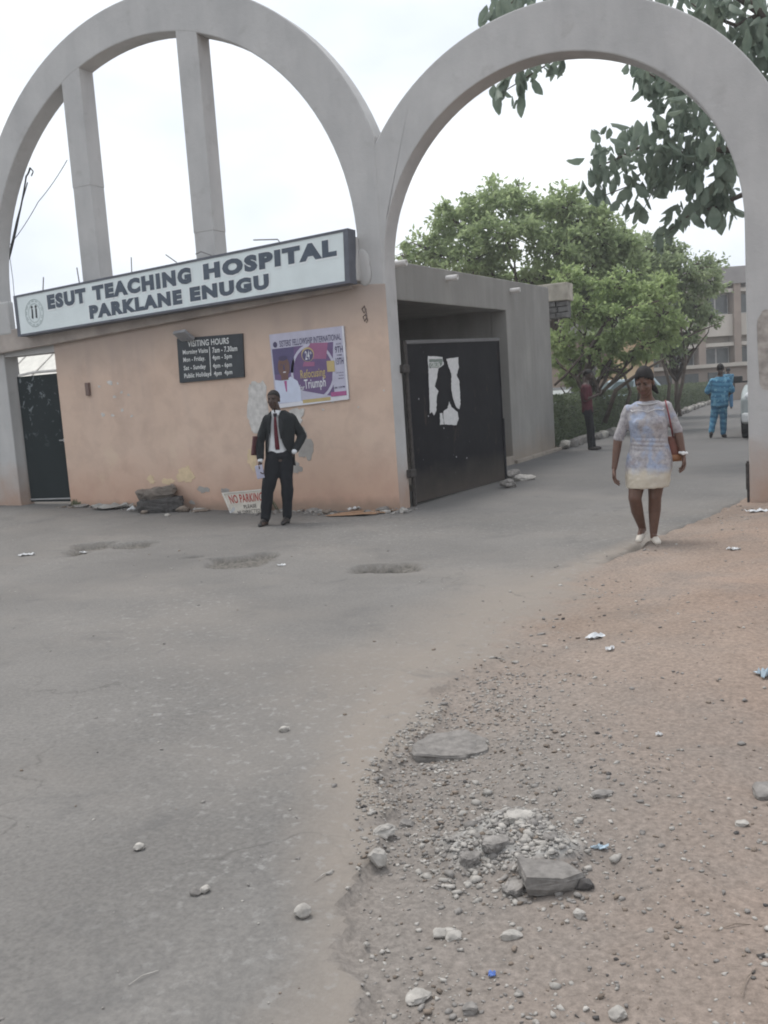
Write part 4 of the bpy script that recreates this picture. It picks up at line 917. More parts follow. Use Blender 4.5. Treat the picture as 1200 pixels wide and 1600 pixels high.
for k, (px, py, rz) in enumerate([(1150, 1450, .1), (1170, 1535, .9), (508, 1370, .8), (225, 1530, .7)]):
    p = at_g(px, py); m = MB(); L_ = .045 if k != 1 else .06
    m.tube([(-L_, 0, 0), (0, .006, .004), (L_, 0, 0)], [.0011, .0015, .0009], 6); o = m.build('twig', STONE_B if k < 2 else STONE_L); o.location = (p.x, p.y, p.z + .005); o.rotation_euler = (0, 0, TH + rz)
    tag(o, ['dry brown twig on the dirt at right', 'thin curved twig near the bottom right corner', 'pale straw stalk on the asphalt near the broken edge', 'pale straw stalk on the asphalt at lower left'][k], 'twig')

# gravel: many small stones, uncountable -> one mesh
def icos():
    bm = bmesh.new(); bmesh.ops.create_icosphere(bm, subdivisions=1, radius=1)
    V = np.array([v.co[:] for v in bm.verts]); F = np.array([[v.index for v in f.verts] for f in bm.faces]); bm.free(); return V, F
IV, IF_ = icos()
def gravel(name, X, Y, Sz, label_kind='stuff', flatk=0.6, pale=False):
    n = len(X); Z = ground(X, Y)
    V = np.repeat(IV[None], n, 0) * (1 + rng.uniform(-.52, .42, (n, len(IV), 1)))
    sc = np.stack([Sz * rng.uniform(.7, 1.35, n), Sz * rng.uniform(.6, 1.0, n), Sz * flatk * rng.uniform(.6, 1.2, n)], -1)
    V = V * sc[:, None, :]
    a = rng.uniform(0, 6.28, n); ca, sa = np.cos(a)[:, None], np.sin(a)[:, None]
    x = V[..., 0] * ca - V[..., 1] * sa; y = V[..., 0] * sa + V[..., 1] * ca
    V = np.stack([x + X[:, None], y + Y[:, None], V[..., 2] + (Z + Sz * flatk * .35)[:, None]], -1).reshape(-1, 3)
    F = (IF_[None] + (np.arange(n) * len(IV))[:, None, None]).reshape(-1, 3)
    mi = np.repeat(rng.choice(4, n, p=[.38, .60, .02, 0] if pale else [.44, .36, .17, .03]), len(IF_))
    o = np_mesh(name, V, F, [STONE_G, STONE_L, STONE_B, STONE_D], midx=mi); o['kind'] = 'stuff'; return o
def scatter(n, x0, x1, y0, y1, fn):
    X = rng.uniform(x0, x1, n * 6); Y = rng.uniform(y0, y1, n * 6); e = edge_dist(X, Y); w = fn(X, Y, e)
    k = rng.uniform(0, 1, len(X)) < w; return X[k][:n], Y[k][:n]
X1, Y1 = scatter(15000, 2.9, 7.0, -10.6, -6.4, lambda x, y, e: np.clip(np.where(e > -.02, np.exp(-np.clip(e, 0, 9) / .5), 0) * (.2 + 1.2 * S((fbm(x * 2.6, y * 2.6, 90) - .3) / .35)) * (.3 + .7 * S((-6.6 - y) / .8)) + np.where(e > 0, .035 * S((fbm(x * 1.1, y * 1.1, 99) - .4) / .2), 0), 0, 1))
Sz = np.clip(rng.lognormal(math.log(.0048), .5, len(X1)), .0022, .013)
gravel('gravel', X1, Y1, Sz)
X2, Y2 = scatter(2600, 2.5, 8.0, -8.0, .5, lambda x, y, e: np.where(e > 0, .15 + .5 * np.exp(-np.clip(e, 0, 9) / .3), 0) * S((fbm(x * 1.4, y * 1.4, 95) - .35) / .3))
gravel('gravel', X2, Y2, np.clip(rng.lognormal(math.log(.0075), .45, len(X2)), .004, .018))
X3, Y3 = scatter(1300, -6, 5.0, -10.8, -2.5, lambda x, y, e: np.where(e < -.02, .06 + .8 * np.exp(np.clip(e, -9, 0) / .25), 0))
gravel('gravel', X3, Y3, np.clip(rng.lognormal(math.log(.0055), .5, len(X3)), .003, .016))
mc_ = np.array(MOUND_C); X5 = mc_[0] + rng.normal(0, .15, 1500); Y5 = mc_[1] + rng.normal(0, .14, 1500)
gravel('rubble', X5, Y5, pale=True, Sz=np.clip(rng.lognormal(math.log(.0058), .6, 1500), .0025, .022))
# rubble line along the foot of the wall and on the raised asphalt lip
X4 = np.concatenate([rng.uniform(-5.9, 0.1, 420), rng.uniform(-0.3, 0.2, 60)]); Y4 = np.concatenate([-np.abs(rng.normal(0, .14, 420)) - .03, rng.uniform(-.3, .1, 60)])
kk = fbm(X4 * 1.8, Y4 * 0.3, 97) > .42; gravel('rubble', X4[kk], Y4[kk], np.clip(rng.lognormal(math.log(.022), .5, kk.sum()), .008, .06))

# tufts of dry weed at the wall foot
GRASS = simple('dusty_weed', (0.10, 0.105, 0.06), 0.8, 0.3, 8)
for k, (px, py, s, lab) in enumerate([(442, 797, .20, 'dusty weed tuft between the legs of the standing man'), (428, 796, .14, 'small weed tuft behind the left leg of the standing man'), (476, 796, .12, 'short weed tuft right of the standing man by the wall'), (120, 790, .10, 'short weed tuft at the wall corner by the dark door')]):
    p = at_g(px, py); m = MB(); rr = random.Random(k)
    for j in range(46):
        a = rr.uniform(0, 6.28); l = s * rr.uniform(.5, 1.2); b = rr.uniform(-.6, .6) * s; x, y = rr.gauss(0, s * .45), rr.gauss(0, s * .2); w = .008
        m.add([(x - w, y, 0), (x + w, y, 0), (x + b * .5 + w * .7, y + .02, l * .6), (x + b * .5 - w * .7, y + .02, l * .6), (x + b, y + .03, l)], [(0, 1, 2, 3), (3, 2, 4)])
    o = m.build('weed', GRASS, fix=False); o.location = p; o.rotation_euler = (0, 0, TH); tag(o, lab, 'weed')

# ================================================================== NO PARKING BOARD
npg = thing('no_parking_sign', 'white NO PARKING board with red letters leaning on the peach wall', 'sign', tuple(at_g(383, 802)))
q = Quad((347, 770), (412, 764), (409, 797), (362, 806), -0.22)
q.c[2] = at_y(412, 800, -.30); q.c[3] = at_y(362, 806, -.30)
CRM = simple('dirty_white_board', (0.50, 0.46, 0.40), 0.8, 0.15, 10); REDP = simple('red_lettering', (0.33, 0.055, 0.045), 0.7, .15, 20); DKP = simple('dark_lettering_paint', (0.07, 0.06, 0.06), 0.7)
m = MB(); q.slab(m, -0.02, 0.0); local(m.build('board', CRM, npg), npg)
m = MB(); q.slab(m, -0.022, 0.012, 0, 1, .95, 1.0); q.slab(m, -0.022, 0.012, 0, .03, 0, .95); local(m.build('frame_edge', simple('pale_wood_edge', (0.56, 0.53, 0.48)), npg), npg)
m = MB(); write(q, m, 'NO PARKING', .12, .97, .50, .87, .004, .02); local(flat(m, 'red_lettering', REDP, npg), npg)
m = MB(); write(q, m, 'PLEASE', .44, .80, .24, .40, .004, .012); write(q, m, 'BE DIRECTED', .22, .90, .03, .17, .004, .012); local(flat(m, 'dark_lettering', DKP, npg), npg)

# ================================================================== KERB, HEDGE
kb = thing('kerb', 'row of rough kerb stones along the hedge', None, (-0.55, 10, 0)); kb['kind'] = 'structure'; del_ = kb.pop('label', None)
KW = simple('whitewashed_kerb', (0.34, 0.32, 0.29), 0.95, 0.3, 7, bump=0.6); KD = simple('dark_kerb', (0.15, 0.14, 0.13), 0.95, 0.3, 7, bump=0.6)
kmesh = [rock_mesh((.16, .33, .15), s, .6, .16, 2) for s in (61, 62, 63, 64)]
for i_, me in enumerate(kmesh): me.materials.append(KW if i_ % 2 == 0 else KD)
y = 9.9; k = 0
while y < 45:
    o = bpy.data.objects.new('kerb_stone', kmesh[k % 4] if random.random() > .25 else kmesh[random.randrange(4)]); COL.objects.link(o); o.parent = kb; o.matrix_parent_inverse = Matrix.Translation(-kb.location)
    o.location = (-0.50 + random.uniform(-.05, .05) + .25 * S((y - 14) / 8) * S((33 - y) / 8), y + .3, .07 + random.uniform(-.02, .02)); o.rotation_euler = (0, random.uniform(-.1, .1), random.uniform(-.12, .12)); o.scale = (1, random.uniform(.85, 1.05), random.uniform(.85, 1.15))
    y += random.uniform(.60, .72); k += 1

def leaf_mat(name, dark, light, sc=0.7, trans=0.35, hue=None):
    b = NB(name); n = b.noise(sc, 3); n2 = b.noise(9, 2)
    c = b.ramp(b.math('ADD', b.math('MULTIPLY', n, .6), b.math('MULTIPLY', n2, .4)), .35, .66, dark, light)
    b.col(c, 0.55, spec=0.35)
    tr = b.N.new('ShaderNodeBsdfTranslucent'); b.L.new(b.mix(0.5, c, tuple(min(1, x * 1.6) for x in light)), tr.inputs['Color'])
    mx = b.N.new('ShaderNodeMixShader'); mx.inputs[0].default_value = trans
    b.L.new(b.p.outputs[0], mx.inputs[1]); b.L.new(tr.outputs[0], mx.inputs[2])
    out = [x for x in b.N if x.type == 'OUTPUT_MATERIAL'][0]; b.L.new(mx.outputs[0], out.inputs['Surface']); return b.mat
HEDGE = leaf_mat('hedge_leaf', (0.075, 0.10, 0.055), (0.145, 0.175, 0.10), 1.2, .3)
LEAF_A = leaf_mat('mid_green_leaf', (0.175, 0.235, 0.11), (0.33, 0.40, 0.21), .5, .55)
LEAF_B = leaf_mat('fresh_green_leaf', (0.175, 0.245, 0.10), (0.335, 0.41, 0.19), .6, .55)
LEAF_C = leaf_mat('greyish_green_leaf', (0.17, 0.22, 0.12), (0.30, 0.36, 0.205), .6, .52)
LEAF_D = leaf_mat('dark_large_leaf', (0.085, 0.125, 0.09), (0.205, 0.25, 0.195), 2.4, .36)
BARK = simple('grey_brown_bark', (0.085, 0.065, 0.052), 0.95, 0.35, 9, bump=0.8, bsc=30)
def leaves_np(P_, D_, Ln, Wd, sag=0.25):
    """small folded leaves: 4 corners each -> two triangles"""
    n = len(P_); D_ = D_ / np.linalg.norm(D_, axis=1, keepdims=True)
    r_ = rng.normal(size=(n, 3)); Sd = np.cross(D_, r_); Sd /= np.linalg.norm(Sd, axis=1, keepdims=True) + 1e-9; Nn = np.cross(Sd, D_)
    b = P_; t_ = P_ + D_ * Ln[:, None]; mdl = P_ + D_ * (Ln * .48)[:, None]
    l = mdl + Sd * Wd[:, None] * .5 - Nn * (Wd * sag)[:, None]; r2 = mdl - Sd * Wd[:, None] * .5 - Nn * (Wd * sag)[:, None]
    V = np.stack([b, l, t_, r2], 1).reshape(-1, 3); i0 = np.arange(n) * 4
    F = np.concatenate([np.stack([i0, i0 + 1, i0 + 2], -1), np.stack([i0, i0 + 2, i0 + 3], -1)]); return V, F
hd = thing('hedge', 'long dark clipped hedge behind the kerb along the drive', 'hedge', (-1.3, 22, 0))
m = MB(); hm = MB()
HY0, HY1 = 9.98, 45.0
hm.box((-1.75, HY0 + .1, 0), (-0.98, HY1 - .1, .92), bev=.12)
local(hm.build('shaded_core', simple('hedge_shade', (0.020, 0.027, 0.016), .9), hd), hd)  # near-black core box: shade between the leaves put into its colour
def hedge_pts(n):
    y = HY0 + (HY1 - HY0) * rng.uniform(0, 1, n) ** 1.5; f = rng.uniform(0, 1, n)
    top = 1.15 - .24 * (y - HY0) / (HY1 - HY0)
    face = f < .55
    x = np.where(face, -.80 + rng.normal(0, .035, n), rng.uniform(-1.9, -.78, n)); z = np.where(face, rng.uniform(.05, 1, n) * top, top + rng.normal(0, .03, n))
    en = rng.uniform(0, 1, n) < .05; y = np.where(en, HY0 + rng.normal(0, .04, n), y); x = np.where(en, rng.uniform(-1.9, -.8, n), x); z = np.where(en, rng.uniform(.05, 1, n) * top, z)
    x = x + (fbm(y * 1.5, z * 2.5, 101) - .5) * .16; z = np.maximum(z + np.where(face, 0, (fbm(y * 2, x * 2, 103) - .5) * .14), .03)
    D_ = np.stack([np.where(face, .8, 0.0), np.zeros(n), np.where(face, .3, 1.0)], -1) + rng.normal(0, .7, (n, 3)); return np.stack([x, y, z], -1), D_
HP, HD_ = hedge_pts(30000); V, F = leaves_np(HP, HD_, rng.uniform(.05, .09, len(HP)), rng.uniform(.035, .055, len(HP)))
o = local(np_mesh('foliage', V, F, HEDGE, hd), hd); o['kind'] = 'stuff'

# ================================================================== TREES
def branch_paths(base, targets, rr, wob=0.25, split=0.35, r0=0.12):
    """trunk from base to a fork, then limbs to each target"""
    base = Vector(base); tg_ = [Vector(t) for t in targets]
    cen = sum(tg_, Vector()) / len(tg_); fork = base.lerp(cen, split); fork.x = base.x + (cen.x - base.x) * split * .6; fork.y = base.y + (cen.y - base.y) * split * .6
    out = [([base, base.lerp(fork, .5) + Vector((rr.uniform(-.1, .1), rr.uniform(-.1, .1), 0)), fork], [r0, r0 * .85, r0 * .72])]
    for t_ in tg_:
        k = 5; pts = [fork]; rad = [r0 * .55]
        for i in range(1, k + 1):
            q = fork.lerp(t_, i / k); q += Vector((rr.uniform(-wob, wob), rr.uniform(-wob, wob), rr.uniform(-wob, wob) * .6 + wob * math.sin(math.pi * i / k) * .6)) * (1 if i < k else .2)
            pts.append(q); rad.append(r0 * .55 * (1 - .8 * i / k))
        out.append((pts, rad))
    return out
def tree(name, label, base, clusters, leafmat, nleaf, lsize, seed, r0=0.13, fork=0.35, density_edge=.5, group=None, extra=[]):
    rr = random.Random(seed); root = thing(name, label, 'tree', base, group=group)
    tw = MB(); ends = []
    for pts, rad in branch_paths(base, [c for c, r_ in clusters], rr, .3, fork, r0): tw.tube(pts, rad, 7)
    for pts, rad in extra: tw.tube(pts, rad, 7)
    Ps = []; Ds = []
    vol = np.array([r_[0] * r_[1] * r_[2] for c, r_ in clusters]); vol = vol ** .75; vol /= vol.sum()
    for (c, r_), w in zip(clusters, vol):
        c = Vector(c); nt_ = max(6, int(26 * (r_[0] * r_[1] * r_[2]) ** .33))
        tips = []
        for _ in range(nt_):
            d = Vector((rr.gauss(0, 1), rr.gauss(0, 1), rr.gauss(0, 1))).normalized(); q_ = rr.uniform(.5, 1.0)
            e_ = c + Vector((d.x * r_[0], d.y * r_[1], d.z * r_[2])) * q_; tips.append(e_)
            md = c.lerp(e_, .5) + Vector((rr.uniform(-.12, .12), rr.uniform(-.12, .12), .1)); tw.tube([c, md, e_], [.022, .014, .005], 4)
        n = int(nleaf * w); T = np.array([t_[:] for t_ in tips]); k = rng.integers(0, len(T), n)
        # leaves sit in clumps around twig ends, with gaps between the clumps
        cl = np.array(c[:]); along = rng.uniform(.62, 1.06, n)[:, None]
        p = cl + (T[k] - cl) * along + rng.normal(0, 1, (n, 3)) * np.array(r_) * .115 * rng.uniform(.4, 1.5, (n, 1))
        Ps.append(p); Ds.append((p - cl) / np.linalg.norm(p - cl, axis=1, keepdims=True) * .7 + rng.normal(0, .7, (n, 3)) + np.array([0, 0, -.35]))
    local(tw.build('trunk', BARK, root, smooth=True), root)
    P_ = np.concatenate(Ps); D_ = np.concatenate(Ds); V, F = leaves_np(P_, D_, rng.uniform(.7, 1.3, len(P_)) * lsize, rng.uniform(.7, 1.3, len(P_)) * lsize * .5)
    o = local(np_mesh('crown', V, F, leafmat, root), root); o['kind'] = 'stuff'
    return root
def cl(dist, items):
    """items: (px, py, rx px, rz px, depth offset m)"""
    out = []
    for px, py, rx, rz, dd_ in items:
        D = dist + dd_; p = at_d(px, py, D); out.append((tuple(p), (rx * D / FPX, rx * D / FPX * .9, rz * D / FPX)))
    return out
T1 = cl(31, [(780, 318, 62, 34, 0), (720, 352, 60, 36, .5), (668, 388, 46, 26, .3), (845, 330, 56, 34, .6), (900, 355, 52, 42, .3), (790, 372, 70, 40, -.8), (870, 395, 62, 42, -.7), (920, 410, 40, 40, .2), (735, 408, 66, 30, -.6), (632, 404, 22, 14, .8), (700, 330, 22, 18, 0), (812, 300, 26, 18, .2), (960, 365, 28, 24, 1), (925, 330, 26, 20, .8), (890, 440, 50, 40, .6), (940, 450, 46, 40, 1), (880, 325, 44, 34, .2), (935, 352, 40, 34, .5), (965, 385, 36, 32, .8), (850, 430, 40, 30, .5), (690, 400, 50, 20, 0), (955, 400, 50, 40, .8), (985, 430, 44, 40, 1.2), (930, 385, 40, 34, .4), (915, 470, 50, 30, 1.0), (760, 430, 60, 20, .4), (830, 440, 50, 24, .2)])
b = at_d(850, 640, 32); tree('broad_tree', 'tall mid green broad crowned tree rising over the gatehouse roof', (b.x, b.y, 0), T1, LEAF_A, 20000, .20, 1, .16, .4)
T2 = cl(27, [(905, 480, 52, 40, 0), (965, 505, 56, 34, -.4), (930, 545, 46, 24, .1), (1000, 470, 50, 36, .3), (880, 535, 40, 26, .3), (960, 450, 46, 30, .2), (1010, 540, 36, 22, 0), (1035, 495, 40, 28, .4), (890, 440, 34, 26, .5), (895, 565, 34, 18, .5), (950, 575, 30, 14, .6), (990, 560, 28, 14, .5), (1040, 530, 30, 20, .8), (1030, 455, 36, 26, .8)])
b = at_d(917, 660, 27); fkp = [at_d(918, 640, 26.8), at_d(914, 590, 26.7), at_d(922, 545, 26.7), at_d(945, 505, 26.6), at_d(985, 480, 26.6), at_d(1030, 470, 26.8)]
ex = [(fkp, [.10, .085, .07, .05, .035, .02]), ([at_d(945, 660, 26.6), at_d(962, 610, 26.4), at_d(1000, 582, 26.3), at_d(1040, 560, 26.4)], [.075, .06, .045, .02]),
      ([at_d(975, 650, 27), at_d(985, 612, 27), at_d(975, 585, 27), at_d(940, 570, 27)], [.05, .045, .04, .02]), ([at_d(868, 560, 26.5), at_d(880, 575, 26.5), at_d(900, 590, 26.6), at_d(915, 620, 26.7)], [.02, .03, .035, .05]),
      ([at_d(866, 602, 26.5), at_d(885, 585, 26.5), at_d(905, 560, 26.5), at_d(925, 540, 26.5)], [.035, .035, .03, .02]), ([at_d(995, 650, 27), at_d(1000, 600, 27), at_d(1012, 560, 27)], [.04, .035, .02])]
tree('low_tree', 'fresh green wispy tree with sweeping dark branches beside the hedge', (b.x, b.y, 0), T2, LEAF_B, 11500, .15, 2, .10, .3, extra=ex)
T3 = cl(35, [(1035, 400, 50, 34, 0), (985, 395, 40, 30, .5), (1075, 425, 52, 32, -.3), (1105, 440, 32, 26, .4), (1065, 470, 50, 28, .2), (1015, 440, 46, 34, .2), (1090, 480, 34, 22, 0), (1075, 520, 42, 20, .3), (1045, 550, 30, 18, .4), (1110, 500, 20, 12, .2), (1000, 500, 40, 40, .6), (985, 460, 40, 30, .6), (960, 520, 40, 30, .8), (1020, 390, 40, 26, .3)])
b = at_d(1062, 660, 36)
ex = [([at_d(1042, 650, 35), at_d(1046, 600, 35), at_d(1034, 560, 35), at_d(1040, 500, 35)], [.07, .06, .05, .03]), ([at_d(1054, 650, 35), at_d(1066, 600, 35), at_d(1072, 560, 35), at_d(1062, 500, 35)], [.07, .06, .05, .03]), ([at_d(1050, 540, 34.6), at_d(1090, 518, 34.6), at_d(1126, 505, 34.6)], [.035, .03, .015])]
tree('thin_tree', 'greyish green open tree with thin twin stems before the storeyed block', (b.x, b.y, 0), T3, LEAF_C, 12500, .17, 3, .10, .3, extra=ex)
T4 = cl(29, [(892, 590, 24, 18, 0), (872, 566, 22, 16, .2), (905, 616, 22, 12, .3)])
b = at_d(886, 660, 29); tree('shrub_tree', 'small bright green bush just past the gatehouse corner', (b.x, b.y, 0), T4, LEAF_B, 1500, .13, 4, .05, .3)

# the near tree whose large drooping leaves hang into the right arch
nt_root = thing('large_leaf_tree', 'tree with large drooping dark leaves hanging into the right arch', 'tree', (8.6, 6.2, 0))
DIST = 17.5
NC = [(1085, 215, 48, 44, 62), (1050, 255, 40, 40, 50), (1110, 265, 42, 45, 55), (1020, 212, 44, 26, 34), (985, 232, 40, 24, 30), (955, 262, 34, 24, 24), (935, 250, 22, 22, 12), (928, 290, 22, 22, 14), (1010, 275, 30, 34, 26), (990, 318, 22, 20, 14),
      (1130, 300, 28, 26, 26), (1120, 330, 34, 18, 22), (1075, 335, 32, 16, 16), (1055, 352, 16, 18, 10), (1033, 372, 8, 14, 5), (1145, 245, 20, 40, 22), (1000, 110, 18, 26, 14), (1020, 130, 24, 18, 14), (1045, 150, 28, 30, 22), (1075, 170, 30, 26, 22), (1060, 120, 20, 20, 10),
      (1095, 16, 34, 22, 16), (1060, -8, 40, 14, 16), (1150, 30, 44, 40, 46), (1190, 70, 36, 46, 44), (1205, 20, 44, 60, 50), (1215, 130, 34, 40, 34), (1160, 80, 18, 18, 10), (1130, -5, 40, 24, 24),
      (800, 8, 34, 16, 16), (770, 20, 10, 8, 5), (832, -6, 26, 14, 10), (776, 148, 12, 10, 7), (800, 130, 18, 16, 11), (825, 118, 20, 14, 10), (848, 108, 14, 10, 7), (876, 98, 10, 8, 5), (806, 158, 10, 8, 4), (948, 205, 8, 8, 3), (928, 215, 6, 6, 2), (1085, 300, 22, 16, 12), (1150, 185, 14, 24, 12)]
tw = MB(); rr = random.Random(5)
def limb(pix, rad, dd_=0.0):
    tw.tube([at_d(px, py, DIST + dd_) for px, py in pix], rad, 7)
tw.tube([(8.6, 6.2, 0), (8.5, 6.0, 2.2), (8.2, 5.8, 4.2)], [.26, .22, .18], 10)
hub = Vector((8.2, 5.8, 4.2))
def from_hub(pix, rad): tw.tube([hub] + [at_d(px, py, DIST) for px, py in pix], rad, 7)
from_hub([(1180, 230), (1120, 235), (1065, 240), (1010, 225), (960, 250), (930, 262)], [.10, .07, .05, .038, .028, .018, .009])
from_hub([(1190, 150), (1150, 120), (1095, 130), (1040, 130), (1005, 110)], [.10, .07, .05, .035, .022, .010])
from_hub([(1170, 300), (1120, 322), (1075, 338), (1035, 368)], [.08, .05, .03, .018, .008])
from_hub([(1230, 60), (1190, 20), (1120, -30), (1000, -70), (900, -70), (830, -20), (795, 8)], [.12, .09, .07, .055, .045, .035, .024, .010])
limb([(1043, 240), (1030, 255), (1012, 258), (985, 290), (945, 305)], [.022, .018, .016, .012, .008]); limb([(1060, 242), (1052, 260), (1028, 280), (1005, 330)], [.018, .014, .012, .006])
limb([(900, -70), (880, 30), (870, 92), (840, 110), (800, 135), (776, 150)], [.024, .02, .017, .013, .010, .005], .1)
limb([(1190, 20), (1150, 40), (1100, 20), (1080, 5)], [.04, .03, .02, .01])
local(tw.build('trunk', BARK, nt_root, smooth=True), nt_root)
def leaf_proto(k):
    rr_ = random.Random(k); V = []; L_ = 1.0; W = rr_.uniform(.44, .64); fold = rr_.uniform(.10, .26); cv = rr_.uniform(.08, .45); cw = rr_.uniform(-.25, .25)
    ts = [0, .14, .36, .62, .84, 1.0]; ws = [0, .24, .46, .45, .24, 0]
    for t_, w_ in zip(ts, ws):
        z = -cv * t_ * t_; x = cw * t_ * t_
        V.append((x, t_ * L_, z + .0))
        if 0 < t_ < 1: V += [(x - w_ * W, t_ * L_, z - fold * w_ * 2 + rr_.uniform(-.07, .07)), (x + w_ * W, t_ * L_, z - fold * w_ * 2 + rr_.uniform(-.07, .07))]
    # indices: 0, (1,2,3), (4,5,6), (7,8,9), (10,11,12), 13
    F = [(0, 1, 2), (0, 3, 1)]
    for a in (1, 4, 7): F += [(a, a + 3, a + 4, a + 1), (a, a + 2, a + 5, a + 3)]
    F += [(10, 13, 11), (10, 12, 13)]
    return V, F
protos = [leaf_proto(k) for k in range(9)]
pm = []
for V, F in protos:
    me = bpy.data.meshes.new('leaf'); me.from_pydata(V, [], F); me.materials.append(LEAF_D); me.polygons.foreach_set('use_smooth', [True] * len(F)); pm.append(me)
lv = []
for px, py, rx, rz, n in NC:
    for _ in range(int(n * 1.2)):
        a = rr.uniform(0, 6.28); q_ = math.sqrt(rr.random())
        x = px + rx * q_ * math.cos(a); y_ = py + rz * q_ * math.sin(a); D = DIST + rr.gauss(0, .012 * rx)
        p = at_d(x, y_, D); sz = rr.choice([rr.uniform(.13, .24), rr.uniform(.22, .38), rr.uniform(.22, .38)])
        yaw = rr.uniform(0, 6.28); pit = R(-rr.uniform(22, 88) if rr.random() < .85 else -rr.uniform(-10, 35)); rol = rr.uniform(-.9, .9)
        Mm = Matrix.Translation(p + Vector((0, 0, .10))) @ Euler((0, 0, yaw)).to_matrix().to_4x4() @ Matrix.Rotation(pit, 4, 'X') @ Matrix.Rotation(rol, 4, 'Y') @ Matrix.Scale(sz, 4)
        lv.append((sz, rr.randrange(9), Mm, 0 < x < 1200 and y_ > 0))
lv.sort(key=lambda t_: -(t_[0] + (1 if t_[3] else 0)))
Ti = Matrix.Translation(-nt_root.location)
mb = MB()
for i, (sz, k, Mm, _) in enumerate(lv):
    if i < 290:
        o = bpy.data.objects.new('leaf', pm[k]); COL.objects.link(o); o.parent = nt_root; o.matrix_parent_inverse = Ti; o.matrix_basis = Mm
    else: mb.add(protos[k][0], protos[k][1], 0, Mm)
o = local(mb.build('foliage', LEAF_D, nt_root, smooth=True, fix=False), nt_root); o['kind'] = 'stuff'

